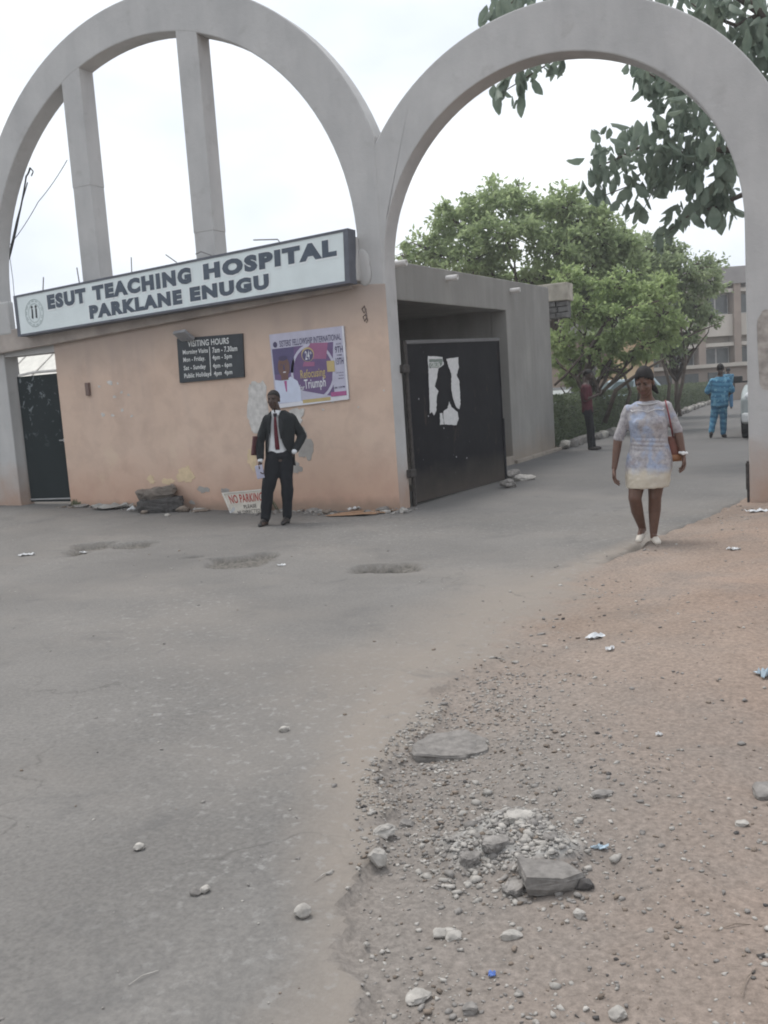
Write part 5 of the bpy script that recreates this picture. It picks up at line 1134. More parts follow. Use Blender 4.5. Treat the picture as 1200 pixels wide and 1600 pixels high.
# ================================================================== VEHICLES
GLASS = simple('dark_car_glass', (0.10, 0.135, 0.14), 0.35, 0.1, 2, spec=0.25); TYRE = simple('black_tyre', (0.022, 0.022, 0.024), 0.85); RIM = simple('grey_rim', (0.35, 0.35, 0.36), 0.4, metal=.6); LAMP = simple('headlamp_glass', (0.62, 0.64, 0.66), 0.15, spec=.6); BLK = simple('black_plastic', (0.03, 0.03, 0.032), 0.6)
def body_shell(prof_low, prof_up, W, tumble, mat_i=0):
    """prof: outline points (x, z); cross section narrows to the roof"""
    m = MB()
    def ring(poly, hw):
        return [(x, -hw, z) for x, z in poly]
    return m
def car(name, label, loc, rz, col, L_=4.4, W=1.75, H=1.48, suv=False, group=None):
    root = thing(name, label, 'car', loc, rz, group)
    paint = simple('paint_' + name + str(len(bpy.data.materials)), col, 0.55, 0.05, 2, spec=.2)
    h = H; bl = .52 * h if not suv else .56 * h; gc = .24 if not suv else .34; x = L_ / 2
    if suv: low = [(-x, gc + .12), (-x + .03, bl - .02), (-x + .5, bl + .05), (x - 1.25, bl + .05), (x - .35, bl - .06), (x, bl - .22), (x, gc + .12), (x - .1, gc), (-x + .1, gc)]
    else: low = [(-x, gc + .15), (-x + .02, bl + .02), (-x + .6, bl + .08), (x - 1.3, bl + .06), (x - .45, bl - .06), (x - .05, bl - .20), (x, gc + .12), (x - .1, gc), (-x + .1, gc)]
    m = MB(); m.prism(low, -W / 2, W / 2)
    o = m.build('body', paint, root); bv = o.modifiers.new('bevel', 'BEVEL'); bv.width = .075; bv.segments = 3; bv.limit_method = 'ANGLE'; bv.angle_limit = R(35)
    c0, c1, c2, c3 = (-x + .25, -x + .75, x - 2.0, x - 1.22) if not suv else (-x + .06, -x + .28, x - 1.75, x - 1.28)
    zb = bl + .04; zt_ = h; t_ = .17
    def cab(sc, dz, x_pad=0.0, hw_add=0.0):
        V = []
        for sgn in (-1, 1):
            V += [(c0 + x_pad, sgn * (W / 2 - .06 + hw_add), zb), (c3 - x_pad, sgn * (W / 2 - .06 + hw_add), zb), (c2 - x_pad, sgn * (W / 2 - t_ - .04 + hw_add), zt_ + dz), (c1 + x_pad, sgn * (W / 2 - t_ - .04 + hw_add), zt_ + dz)]
        return V
    F = [(0, 1, 2, 3), (7, 6, 5, 4), (0, 4, 5, 1), (1, 5, 6, 2), (2, 6, 7, 3), (3, 7, 4, 0)]
    m = MB(); m.add(cab(1, 0), F); o = m.build('cabin', paint, root); bv = o.modifiers.new('bevel', 'BEVEL'); bv.width = .06; bv.segments = 3
    V = [Vector(v) for v in cab(1, 0)]
    def pane(nm, a, b_, c_, d_, u0=.06, u1=.94, v0=.10, v1=.84, off=.012):
        n_ = (b_ - a).cross(d_ - a).normalized(); cen = (a + b_ + c_ + d_) / 4
        if n_.dot(cen - Vector((0, 0, h * .7))) < 0: n_ = -n_
        P2 = [a.lerp(b_, u).lerp(d_.lerp(c_, u), v) + n_ * off for u, v in ((u0, v0), (u1, v0), (u1, v1), (u0, v1))]; P3 = [p - n_ * .03 for p in P2]
        mm = MB(); mm.add([p[:] for p in P2 + P3], [(0, 1, 2, 3), (7, 6, 5, 4), (0, 4, 5, 1), (1, 5, 6, 2), (2, 6, 7, 3), (3, 7, 4, 0)]); return mm.build(nm, GLASS, root)
    pane('windscreen', V[1], V[5], V[6], V[2]); pane('rear_window', V[0], V[4], V[7], V[3])
    for s_ in (0, 4):
        pane('side_window', V[s_], V[s_ + 1], V[s_ + 2], V[s_ + 3], .06, .48); pane('side_window', V[s_], V[s_ + 1], V[s_ + 2], V[s_ + 3], .52, .93)
    wr = .32 if not suv else .38
    for sx in (-x + .82, x - .86):
        for sy in (-1, 1):
            mm = MB(); n = 24; V2 = []
            for yy, rr_ in ((-.10, wr * .93), (-.085, wr), (.085, wr), (.10, wr * .93)): V2 += [(sx + rr_ * math.cos(2 * math.pi * k / n), sy * (W / 2 - .07) + yy, wr + rr_ * math.sin(2 * math.pi * k / n)) for k in range(n)]
            F2 = [(i * n + k, i * n + (k + 1) % n, (i + 1) * n + (k + 1) % n, (i + 1) * n + k) for i in range(3) for k in range(n)] + [tuple(range(n)), tuple(3 * n + k for k in range(n - 1, -1, -1))]
            mm.add(V2, F2); w_ = mm.build('wheel', TYRE, root)
            mm = MB(); y_ = sy * (W / 2 - .07) + sy * .102; mm.add([(sx + wr * .6 * math.cos(2 * math.pi * k / n), y_, wr + wr * .6 * math.sin(2 * math.pi * k / n)) for k in range(n)] + [(sx, y_ + sy * .03, wr)], [(k, (k + 1) % n, n) for k in range(n)]); mm.build('rim', RIM, w_)
    for sy in (-1, 1):
        mm = MB(); mm.ell((x - .06, sy * (W / 2 - .27), bl - (.20 if not suv else .20)), (.09, .20, .10 if not suv else .13)); mm.build('headlight', LAMP, root, True)
        mm = MB(); mm.box((x - 1.35, sy * (W / 2 + .12) - .10, bl + .10), (x - 1.25, sy * (W / 2 + .12) + .10, bl + .26), bev=.03); mm.box((x - 1.33, sy * W / 2 - .05, bl + .1), (x - 1.28, sy * W / 2 + .1, bl + .14)); mm.build('wing_mirror', paint if not suv else BLK, root)
    mm = MB(); mm.box((x - .12, -W / 2 + .02, gc + .05), (x + .08, W / 2 - .02, gc + .26), bev=.06); mm.build('bumper', paint if not suv else simple('white_bumper', (.55, .56, .56), .4), root)
    mm = MB(); mm.box((x - .04, -.5, bl - .34), (x + .012, .5, bl - .16), bev=.02); mm.build('grille', BLK, root)
    return root
p = at_x(965, 620, -3.6); car('parked_car', 'silver blue car parked behind the hedge under the low tree', (p.x, p.y, 0), R(205), (0.40, 0.48, 0.52), group='cars parked behind the hedge')
p = at_x(872, 620, -3.8); car('parked_car', 'dark grey car behind the hedge just past the gatehouse corner', (p.x, p.y, 0), R(-95), (0.07, 0.075, 0.08), H=1.35, group='cars parked behind the hedge')
p = at_x(1040, 620, -4.2); car('parked_car', 'white car parked behind the hedge beyond the woman', (p.x, p.y, 0), R(200), (0.55, 0.58, 0.62), group='cars parked behind the hedge')
p = at_y(1163, 690, 10.6); car('jeep', 'grey white jeep mostly hidden behind the right arch leg', (p.x + .76, p.y + 2.55, 0), R(-88), (0.30, 0.33, 0.33), 4.5, 1.85, 2.05, True)

# ================================================================== BUILDINGS BEHIND
BEI = simple('beige_building_wall', (0.44, 0.39, 0.34), 0.9, 0.1, .8); CRW = simple('cream_spandrel', (0.50, 0.46, 0.41), 0.9, 0.08, 1); GRB = simple('grey_parapet', (0.27, 0.255, 0.25), 0.9, 0.15, .8); BRN = simple('brown_column', (0.30, 0.245, 0.21), 0.9, 0.12, 1); WIN = simple('window_glass', (0.085, 0.095, 0.10), 0.2, 0.2, 2, spec=.5); WFR = simple('window_frame', (0.45, 0.44, 0.43), 0.6)
DB = 64
bo = at_d(1106, 640, DB); bo.z = 0
br_ = thing('storeyed_block', 'cream storeyed hospital block with brown columns beyond the drive', 'building', tuple(bo), TH)
def bp(name, m, mat, parent=None): return m.build(name, mat, parent or br_)
X0, X1 = -9.5, 4.2
m = MB(); m.box((X0, 0.6, 0), (X1, 9, 7.9)); bp('wall', m, BEI)
m = MB(); m.box((X0 - .3, -.5, 6.95), (X1 + .3, 9.3, 8.0)); bp('parapet', m, GRB)
for z in (0.0, 3.35):
    m = MB(); m.box((X0, -.1, z + .4), (X1, .62, z + 1.75)); bp('spandrel', m, CRW)
    m = MB(); m.box((X0, -.25, z + 3.1), (X1, .64, z + 3.33)); bp('slab_edge', m, CRW)
x = X0; 
while x < X1 + .1:
    m = MB(); m.box((x - .22, -.38, 0), (x + .22, .63, 6.94)); bp('column', m, BRN); x += 2.28
x = X0 + .3
while x < X1 - 1.8:
    for z in (0.0, 3.35):
        m = MB(); m.box((x, .48, z + 1.76), (x + 1.7, .59, z + 3.08)); fr = bp('window', m, WFR)
        m = MB()
        for a in (0.06, .90): m.box((x + a, .465, z + 1.84), (x + a + .74, .475, z + 3.0))
        m.build('pane', WIN, fr)
    x += 2.28
p = at_d(955, 640, 46); lb = thing('low_building', 'low tan building behind the parked cars and trees', 'building', (p.x, p.y, 0), TH)
m = MB(); m.box((-4.2, 0, 0), (2.1, 7, 3.6)); m.build('wall', simple('tan_wall', (0.33, 0.265, 0.22), .9, .1, .8), lb)
m = MB(); m.prism([(-4.6, 3.61), (2.5, 3.61), (2.2, 4.3), (-4.3, 4.3)], -.5, 7.5); m.build('roof', GRB, lb)
for x in (-3.4, -1.2, 1.0):
    m = MB(); m.box((x - .6, -.05, 1.2), (x + .6, .02, 2.5)); fr = m.build('window', WFR, lb); m = MB(); m.box((x - .53, -.06, 1.27), (x - .03, -.052, 2.43)); m.box((x + .03, -.06, 1.27), (x + .53, -.052, 2.43)); m.build('pane', WIN, fr)
p = at_d(1004, 640, 43); ob = thing('orange_building', 'narrow orange beige wall end seen between the tree stems', 'building', (p.x, p.y, 0), TH)
m = MB(); m.box((-.7, 0, 0), (.55, 5, 3.9), bev=.03); m.build('wall', simple('orange_beige_wall', (0.50, 0.36, 0.23), .9, .1, .8), ob); m = MB(); m.box((-.85, -.15, 3.91), (.7, 5.1, 4.1)); m.build('roof_slab', GRB, ob)
p = at_d(1085, 640, 52); sb = thing('low_shed', 'low brown shed with small windows under the storeyed block', 'building', (p.x, p.y, 0), TH)
m = MB(); m.box((-2.6, 0, 0), (3.0, 3, 1.75)); m.build('wall', simple('shed_wall', (0.30, 0.25, 0.22), .9, .1, .8), sb); m = MB(); m.box((-2.8, -.3, 1.76), (3.2, 3.2, 1.95)); m.build('roof', CRW, sb)
for x in (-1.6, -.2, 1.2):
    m = MB(); m.box((x - .45, -.04, .8), (x + .45, .02, 1.5)); m.build('window', WIN, sb)
# white and blue boards beyond the hedge
p = at_x(1082, 612, -2.3); t = thing('folded_board', 'white and blue folding board standing beyond the hedge', 'sign', (p.x, p.y, 0), TH)
for s_, mt in ((-1, PAPER), (1, simple('pale_blue_board', (.42, .52, .68)))):
    m = MB(); m.add([(s_ * .35 - .22, -.1 * s_, 0), (s_ * .35 + .22, -.1 * s_, 0), (s_ * .12 + .18, -.05 * s_, 1.85), (s_ * .12 - .18, -.05 * s_, 1.85), (s_ * .35 - .22, -.1 * s_ + .03, 0), (s_ * .35 + .22, -.1 * s_ + .03, 0), (s_ * .12 + .18, -.05 * s_ + .03, 1.85), (s_ * .12 - .18, -.05 * s_ + .03, 1.85)],
             [(0, 1, 2, 3), (7, 6, 5, 4), (0, 4, 5, 1), (1, 5, 6, 2), (2, 6, 7, 3), (3, 7, 4, 0)]); m.build('panel', mt, t)

# ================================================================== PEOPLE
def blob(name, m, voxel, mats, parent, it=4, fold=0.0, fsc=9.0, fstr=(1, 1, .35), seed=0, fac=.5):
    """fuse overlapping solids into one continuous smooth surface"""
    me = m.mesh(name); ob = bpy.data.objects.new('tmp', me); COL.objects.link(ob)
    r_ = ob.modifiers.new('r', 'REMESH'); r_.mode = 'VOXEL'; r_.voxel_size = voxel; r_.adaptivity = 0
    s_ = ob.modifiers.new('s', 'SMOOTH'); s_.factor = fac; s_.iterations = it
    bpy.context.view_layer.update()
    out = bpy.data.meshes.new_from_object(ob.evaluated_get(bpy.context.evaluated_depsgraph_get()))
    bpy.data.objects.remove(ob); bpy.data.meshes.remove(me); out.name = name
    if fold > 0:
        out.update(); nr = [v.normal.copy() for v in out.vertices]
        for v, n_ in zip(out.vertices, nr):
            q_ = Vector((v.co.x * fsc * fstr[0], v.co.y * fsc * fstr[1], v.co.z * fsc * fstr[2])) + Vector((seed, seed * 2, seed * 3))
            v.co += n_ * (mnoise.noise(q_) + .5 * mnoise.noise(q_ * 2.3)) * fold
    out.materials.clear()
    o = link(name, out, parent, mats); out.polygons.foreach_set('use_smooth', [True] * len(out.polygons)); return o
def hand_prims(m, wrist, d, nrm, thumb, size=.18, curl=.6, fat=1.0):
    """palm of four metacarpals, four unequal two-part fingers, thumb leaving the side of the palm"""
    w = Vector(wrist); d = Vector(d).normalized(); nrm = Vector(nrm); nrm = (nrm - d * nrm.dot(d)).normalized(); sd_ = d.cross(nrm).normalized() * thumb
    k = size / .18
    for i, (ln, off) in enumerate([(.068, .030), (.076, .010), (.070, -.010), (.054, -.028)]):
        kn = w + d * (.092 - .006 * abs(i - 1)) * k + sd_ * off * k
        m.cap(w + d * .012 * k + sd_ * off * .7 * k, .015 * k * fat, kn, .0125 * k * fat, 8)
        a1 = curl * (.5 + .12 * i); a2 = curl * (1.3 + .15 * i)
        d1 = d * math.cos(a1) + nrm * math.sin(a1); d2 = d * math.cos(a2) + nrm * math.sin(a2)
        md = kn + d1 * ln * .58 * k; m.cap(kn, .0115 * k * fat, md, .0098 * k * fat, 8); m.cap(md, .0098 * k * fat, md + d2 * ln * .5 * k, .0078 * k * fat, 8)
    b_ = w + d * .025 * k + sd_ * .026 * k; t1 = b_ + (d * .65 + sd_ * .55 + nrm * .35).normalized() * .045 * k; t2 = t1 + (d * .9 + sd_ * .1 + nrm * .35).normalized() * .032 * k
    m.cap(b_, .015 * k * fat, t1, .0115 * k * fat, 8); m.cap(t1, .0112 * k * fat, t2, .0088 * k * fat, 8)
def head_prims(m, c, yaw=0.0, pitch=0.0, s=1.0, neck=None, neck_r=.052, jaw=1.0):
    """returns the head frame; face looks along local -y"""
    Rm = (Matrix.Rotation(yaw, 3, 'Z') @ Matrix.Rotation(pitch, 3, 'X')); c = Vector(c)
    def q_(x, y, z): return c + Rm @ (Vector((x, y, z)) * s)
    m.ell(q_(0, .012, .035), (.073 * s, .092 * s, .083 * s), Rm, 20, 14)
    m.ell(q_(0, -.022, -.035), (.060 * s * jaw, .070 * s, .080 * s), Rm, 18, 12)
    m.ell(q_(0, -.052, -.092), (.030 * s * jaw, .028 * s, .024 * s), Rm, 12, 8)
    m.cap(q_(0, -.088, .012), .010 * s, q_(0, -.104, -.024), .015 * s, 8); m.ell(q_(0, -.096, -.030), (.022 * s, .014 * s, .010 * s), Rm, 10, 6)
    for sg in (-1, 1):
        m.ell(q_(sg * .032, -.078, .030), (.024 * s, .012 * s, .008 * s), Rm, 10, 6)     # brow
        m.ell(q_(sg * .036, -.068, -.022), (.022 * s, .020 * s, .020 * s), Rm, 10, 6)   # cheek
        m.ell(q_(sg * .074, .012, -.008), (.011 * s, .020 * s, .032 * s), Rm, 10, 8)    # ear
    m.ell(q_(0, -.086, -.054), (.026 * s, .011 * s, .007 * s), Rm, 10, 6); m.ell(q_(0, -.084, -.066), (.022 * s, .011 * s, .008 * s), Rm, 10, 6)
    if neck is not None: m.cap(q_(0, .02, -.06), neck_r, neck, neck_r * 1.12, 14)
    return q_, Rm
def face_bits(parent, q_, Rm, s, lipmat, seed=0):
    for sg in (-1, 1):
        m = MB(); m.ell(q_(sg * .031, -.0765, .012), (.0115 * s, .007 * s, .0042 * s), Rm, 12, 8); e_ = m.build('eye', EYEW, parent, True)
        m = MB(); m.ell(q_(sg * .031, -.0825, .012), (.0075 * s, .004 * s, .0048 * s), Rm, 10, 6); m.build('iris', EYEB, e_, True)
        m = MB(); m.cap(q_(sg * .016, -.088, .032), .0035 * s, q_(sg * .047, -.077, .034), .0028 * s, 6); m.build('eyebrow', HAIR, parent, True)
    m = MB(); m.ell(q_(0, -.0945, -.0535), (.023 * s, .007 * s, .0055 * s), Rm, 12, 6); m.ell(q_(0, -.0930, -.0645), (.020 * s, .007 * s, .0065 * s), Rm, 12, 6); m.build('lips', lipmat, parent, True)
def hair_cap(parent, q_, Rm, s, front=.055, back=-.055, thick=1.06, mat=None, side=0.0, tall=1.0):
    m = MB(); nu, nv = 36, 22; V = []; keep = {}
    for i in range(nv + 1):
        th = math.pi * i / nv
        for j in range(nu):
            ph = 2 * math.pi * j / nu
            x, y, z = .076 * thick * math.sin(th) * math.cos(ph), .096 * thick * math.sin(th) * math.sin(ph), .087 * thick * math.cos(th)
            if z > 0: z *= tall
            nn_ = 1 + .035 * mnoise.noise(Vector((x, y, z)) * 45) + .02 * mnoise.noise(Vector((x, y, z)) * 110)
            V.append((q_(x * nn_, .014 + y * nn_, .034 + z * nn_), x, y, z + .034))
    F = []
    def ok(k):
        _, x, y, z = V[k]; t_ = (y + .09) / .18; lim = front * (1 - t_) + back * t_
        if abs(x) > .05 and y < .02: lim = max(lim, -.005 + side)
        return z > lim
    for i in range(nv):
        for j in range(nu):
            a = (i * nu + j, i * nu + (j + 1) % nu, (i + 1) * nu + (j + 1) % nu, (i + 1) * nu + j)
            if all(ok(k) for k in a): F.append(a)
    m.add([v[0] for v in V], F); o = m.build('hair', mat or HAIR, parent, True); so = o.modifiers.new('t', 'SOLIDIFY'); so.thickness = .010; so.offset = -1; return o
def skinm(name, c):
    b = NB(name); n = b.noise(30, 4); b.col(b.ramp(n, .3, .7, tuple(x * .88 for x in c), tuple(x * 1.12 for x in c)), .5, spec=.4)
    b.p.inputs['Subsurface Weight'].default_value = 0.05; return b.mat
SK1 = skinm('dark_brown_skin', (0.060, 0.036, 0.027)); SK2 = skinm('brown_skin', (0.105, 0.054, 0.037)); SK3 = skinm('deep_brown_skin', (0.055, 0.035, 0.028))
EYEW = simple('eye_white', (0.16, 0.13, 0.115), .4); EYEB = simple('eye_dark', (0.012, 0.009, 0.008), .3); HAIR = simple('black_hair', (0.014, 0.012, 0.012), .75, .3, 80, bump=.5, bsc=300)
LIP1 = simple('dark_lips', (0.085, 0.042, 0.038), .5); LIP2 = simple('brown_lips', (0.14, 0.06, 0.05), .5)
def cloth(name, c, rough=.85, var=.10, sc=14): 
    b = NB(name); n = b.noise(sc, 4); b.col(b.ramp(n, .3, .7, tuple(x * (1 - var) for x in c), tuple(x * (1 + var) for x in c)), rough, spec=.2); b.bump(b.noise(260, 2), .2, .001); return b.mat
def person(label, px, py, at=None):
    p = at if at is not None else at_g(px, py); d = CAM - p; rz = math.atan2(d.x, -d.y); t_ = thing('person', label, 'person', p, rz); return t_

# ---------------------------------------------------------------- the man in the dark suit
mp = at_g(431, 820)
pe = person('man in black suit with dark red tie, hand in pocket, standing before the peach wall', 0, 0, mp); MAN = pe
SUIT = cloth('black_suit_cloth', (0.017, 0.019, 0.021)); TROU = cloth('black_trouser_cloth', (0.013, 0.014, 0.018)); SHW = cloth('white_shirt_cloth', (0.62, 0.63, 0.65)); TIE = cloth('dark_red_tie', (0.095, 0.012, 0.022), .6); TIED = cloth('near_black_tie_knot', (0.025, 0.018, 0.024), .6); SHOE = simple('black_leather_shoe', (0.022, 0.020, 0.020), .35, .2, 8, spec=.5)
m = MB()
hq, hR = head_prims(m, (.100, -.03, 1.578), R(-24), R(2), .98, (.135, .02, 1.40), .050)
m.loft([(.80, .12, .03, .14, .10), (.95, .13, .03, .135, .09), (1.15, .145, .03, .15, .095), (1.32, .155, .03, .14, .085), (1.39, .15, .03, .08, .06), (1.43, .14, .025, .06, .055)], 24)
sl, el_, wl = (-.035, .02, 1.355), (-.115, .02, 1.06), (-.125, -.06, .835)
sr, er, wr = (.335, .03, 1.35), (.425, .07, 1.095), (.305, -.085, .915)
for a, b_, c_ in ((sl, el_, wl), (sr, er, wr)): m.cap(Vector(a) + Vector((.035 if a[0] < 0 else -.045, .01, -.03)), .040, b_, .036, 12); m.cap(b_, .038, c_, .026, 12)
hand_prims(m, (-.128, -.070, .822), (-.10, -.06, -1), (.8, -.5, 0), 1, .185, .75)
hand_prims(m, (.285, -.045, .895), (-.60, .42, -.75), (-.2, .9, -.5), -1, .165, .2)
for hp_, kn, an in (((.06, .02, .86), (-.062, 0, .46), (-.125, .03, .085)), ((.2, .02, .86), (.182, 0, .46), (.15, .03, .085))): m.cap(hp_, .075, kn, .05, 12); m.cap(kn, .05, an, .035, 12)
for x0, y0, x1, y1 in ((-.12, .05, -.17, -.10), (.15, .05, .09, -.10)): m.cap((x0, y0, .045), .034, (x1, y1, .03), .024, 10)
blob('body', m, .0062, SK1, pe, 3)
face_bits(pe, hq, hR, .98, LIP1); hair_cap(pe, hq, hR, .98, .070, -.045, 1.03, side=.02)
m = MB(); m.loft([(.88, .12, .03, .155, .105), (.98, .125, .03, .152, .102), (1.12, .14, .03, .160, .108), (1.27, .152, .03, .172, .108), (1.36, .155, .03, .150, .092), (1.405, .148, .03, .095, .072), (1.44, .137, .02, .060, .058)], 28)
blob('shirt', m, .011, SHW, pe, 3, .004, 12, (1, 1, .6), 3)
m = MB()   # collar wings
for sg, pts in ((-1, [(.090, -.055, 1.455), (.100, -.085, 1.405), (.062, -.075, 1.385), (.062, -.03, 1.44)]), (1, [(.112, -.06, 1.45), (.108, -.085, 1.405), (.150, -.082, 1.375), (.175, -.035, 1.44)])):
    m.add(pts + [(x, y + .010, z) for x, y, z in pts], [(0, 1, 2, 3), (7, 6, 5, 4), (0, 4, 5, 1), (1, 5, 6, 2), (2, 6, 7, 3), (3, 7, 4, 0)])
m.build('collar', SHW, pe)
m = MB(); m.loft([(.955, .10, -.088, .026, .006), (.99, .098, -.090, .028, .006), (1.15, .095, -.093, .024, .006), (1.32, .098, -.094, .017, .006), (1.372, .102, -.093, .013, .006)], 12); m.build('tie', TIE, pe, True)
m = MB(); m.loft([(1.365, .102, -.092, .013, .010), (1.385, .103, -.093, .022, .014), (1.41, .104, -.088, .024, .012)], 12); m.build('tie_knot', TIED, pe, True)
# jacket: shell open at the front, hem lower on the left of the picture
rows = [(.755, .125, .175, .125, -.005, .335), (.82, .13, .180, .127, -.012, .285), (.90, .13, .178, .124, -.018, .225), (.99, .132, .174, .122, -.012, .175), (1.10, .143, .176, .125, .012, .145), (1.22, .152, .186, .126, .030, .135), (1.31, .156, .190, .118, .045, .138), (1.37, .155, .165, .100, .055, .150), (1.41, .150, .115, .080, .060, .165), (1.438, .142, .080, .066, .068, .172)]
m = MB(); nj = 40; V = []
for z, cx, rx, ry, xl, xr in rows:
    fl_a = math.asin(max(-1, min(1, (xl - cx) / rx))); fr_a = math.asin(max(-1, min(1, (xr - cx) / rx)))
    for j in range(nj + 1):
        a = fr_a + (fl_a + 2 * math.pi - fr_a) * j / nj; w_ = 1 + .02 * mnoise.noise(Vector((a * 2, z * 7, 1.7))); edge = max(0, 1 - min(j, nj - j) / 2.0) * .010
        hem = (-.02 if z < .8 else 0) * (1 if a < math.pi else -1.2)
        V.append((cx + (rx * w_ + edge) * math.sin(a), .03 - (ry * w_ + edge) * math.cos(a), z + hem + (.012 * math.sin(3 * a) if z < .8 else 0)))
F = [(i * (nj + 1) + j, i * (nj + 1) + j + 1, (i + 1) * (nj + 1) + j + 1, (i + 1) * (nj + 1) + j) for i in range(len(rows) - 1) for j in range(nj)]
m.add(V, F); o = m.build('jacket', SUIT, pe, True); so = o.modifiers.new('t', 'SOLIDIFY'); so.thickness = .010; so.offset = 1; sb_ = o.modifiers.new('s', 'SUBSURF'); sb_.levels = 1; sb_.render_levels = 1
LAPM = cloth('lapel_cloth', (0.024, 0.026, 0.029))
for pts in ([(.060, -.062, 1.43), (.045, -.092, 1.36), (.020, -.108, 1.30), (.004, -.112, 1.24), (.022, -.120, 1.10), (.036, -.108, 1.24), (.060, -.098, 1.36)], [(.168, -.060, 1.43), (.162, -.086, 1.36), (.186, -.098, 1.30), (.200, -.098, 1.24), (.146, -.119, 1.08), (.132, -.110, 1.24), (.140, -.096, 1.36)]):
    m = MB(); n = len(pts); V = [(x, y - .012, z) for x, y, z in pts] + [(x, y + .002, z) for x, y, z in pts]; m.add(V, [tuple(range(n)), tuple(range(2 * n - 1, n - 1, -1))] + [(i, (i + 1) % n, n + (i + 1) % n, n + i) for i in range(n)]); m.build('lapel', LAPM, pe)
m = MB(); m.cap((.005, .03, 1.335), .068, el_, .060, 14); m.cap(el_, .060, (-.124, -.045, .872), .047, 14); m.ell((.03, .03, 1.352), (.075, .07, .045)); blob('sleeve', m, .011, SUIT, pe, 3, .006, 10, (1, 1, 1), 5)
m = MB(); m.cap((.298, .03, 1.332), .070, er, .060, 14); m.cap(er, .060, (.325, -.062, .940), .048, 14); m.ell((.275, .03, 1.350), (.075, .07, .045)); blob('sleeve', m, .011, SUIT, pe, 3, .006, 10, (1, 1, 1), 6)
for a, b_ in (((-.124, -.040, .868), (-.127, -.064, .838)), ((.322, -.064, .935), (.304, -.086, .915))): m = MB(); m.cap(a, .036, b_, .033, 14); m.build('cuff', SHW, pe, True)
m = MB(); m.ell((.13, .03, .875), (.165, .118, .09)); m.cap((.055, .025, .86), .112, (-.015, .01, .62), .100, 16); m.cap((-.015, .01, .62), .100, (-.066, .0, .45), .082, 16); m.cap((-.066, 0, .45), .082, (-.124, .035, .095), .062, 16)
m.cap((.20, .025, .86), .112, (.178, .01, .62), .088, 16); m.cap((.178, .01, .62), .088, (.183, 0, .45), .078, 16); m.cap((.183, 0, .45), .078, (.150, .035, .095), .062, 16)
blob('trousers', m, .012, TROU, pe, 3, .009, 8, (1, 1, 1.1), 9)
for x0, y0, x1, y1 in ((-.125, .06, -.20, -.115), (.152, .06, .088, -.125)):
    m = MB(); m.cap((x0, y0, .050), .044, (x0 * .55 + x1 * .45, y0 * .55 + y1 * .45, .05), .042, 14); m.cap((x0 * .5 + x1 * .5, y0 * .5 + y1 * .5, .044), .042, (x1, y1, .027), .028, 14); m.box((x0 - .03, y0 - .03, .002), (x0 + .03, y0 + .03, .03)); blob('shoe', m, .008, SHOE, pe, 3)
def held(name, label, cat, m, mats, root): 
    o = m.build(name, mats); o.matrix_world = Matrix.Translation(root.location) @ Matrix.Rotation(root.rotation_euler.z, 4, 'Z'); return tag(o, label, cat)
Mx = Matrix.Translation((-.155, .01, 1.02)) @ Euler((R(10), R(4), R(50))).to_matrix().to_4x4(); m = MB(); m.box((-.085, -.012, -.12), (.085, .012, .12), M=Mx, bev=.004); held('folder', 'maroon folder tucked under the arm of the suited man', 'folder', m, simple('maroon_cover', (0.095, 0.035, 0.040), .6), pe)
Mx = Matrix.Translation((-.150, -.115, .705)) @ Euler((R(8), R(-8), R(12))).to_matrix().to_4x4(); m = MB()
nn = 8
for k in range(4): m.box((-.045 + .004 * k, -.012 + .006 * k, -.085 - .004 * k), (.042 + .004 * k, -.0085 + .006 * k, .075), M=Mx)
held('papers', 'folded pale lilac papers in the hand of the suited man', 'paper', m, simple('lilac_paper', (0.48, 0.48, 0.60), .8), pe)

# ---------------------------------------------------------------- the woman in the pale patterned dress
wp = at_z(1010, 848, 0.028)
pe = person('woman in pale blue patterned short dress walking out along the drive', 0, 0, wp)
DR = NB('pale_patterned_dress'); n1 = DR.noise(5.2, 3, .5, dist=.4); n2 = DR.noise(26, 4, .6)
c = DR.ramp(n2, .35, .68, (0.27, 0.255, 0.27), (0.41, 0.39, 0.395)); c = DR.mix(DR.math('MULTIPLY', DR.ramp(n1, .52, .60), .8), c, (0.285, 0.335, 0.45)); c = DR.mix(DR.math('MULTIPLY', DR.ramp(DR.noise(7.5, 3, .5, DR.scale((1, 1, 1.4))), .58, .64), .6), c, (0.255, 0.225, 0.24))
zz = DR.math('ADD', DR.sep(2), DR.math('MULTIPLY', DR.noise(8, 2), .12)); c = DR.mix(DR.math('MULTIPLY', DR.ramp(DR.noise(48, 3, .6), .56, .64), .5), c, (0.17, 0.165, 0.19)); c = DR.mix(DR.math('MULTIPLY', DR.rng(zz, .80, .72), .88), c, (0.46, 0.405, 0.32)); c = DR.mix(DR.math('MULTIPLY', DR.ramp(DR.voro(26), .10, .16, (1, 1, 1), (0, 0, 0)), .35), c, (0.55, .53, .53)); DR.col(c, .75, spec=.2)
m = MB()
hq, hR = head_prims(m, (.028, -.060, 1.468), R(-14), R(22), 1.03, (.045, .015, 1.30), .050, 1.04)
m.loft([(.60, .04, .02, .17, .13), (.74, .045, .02, .185, .14), (.95, .05, .02, .145, .10), (1.08, .048, .0, .145, .105), (1.22, .046, .015, .15, .085), (1.26, .046, .015, .10, .065), (1.325, .046, .015, .06, .055)], 24)
A = [(( -.128, .02, 1.245), (-.222, .035, .955), (-.262, -.02, .705)), ((.222, .02, 1.255), (.305, .045, 1.0), (.345, -.005, .80))]
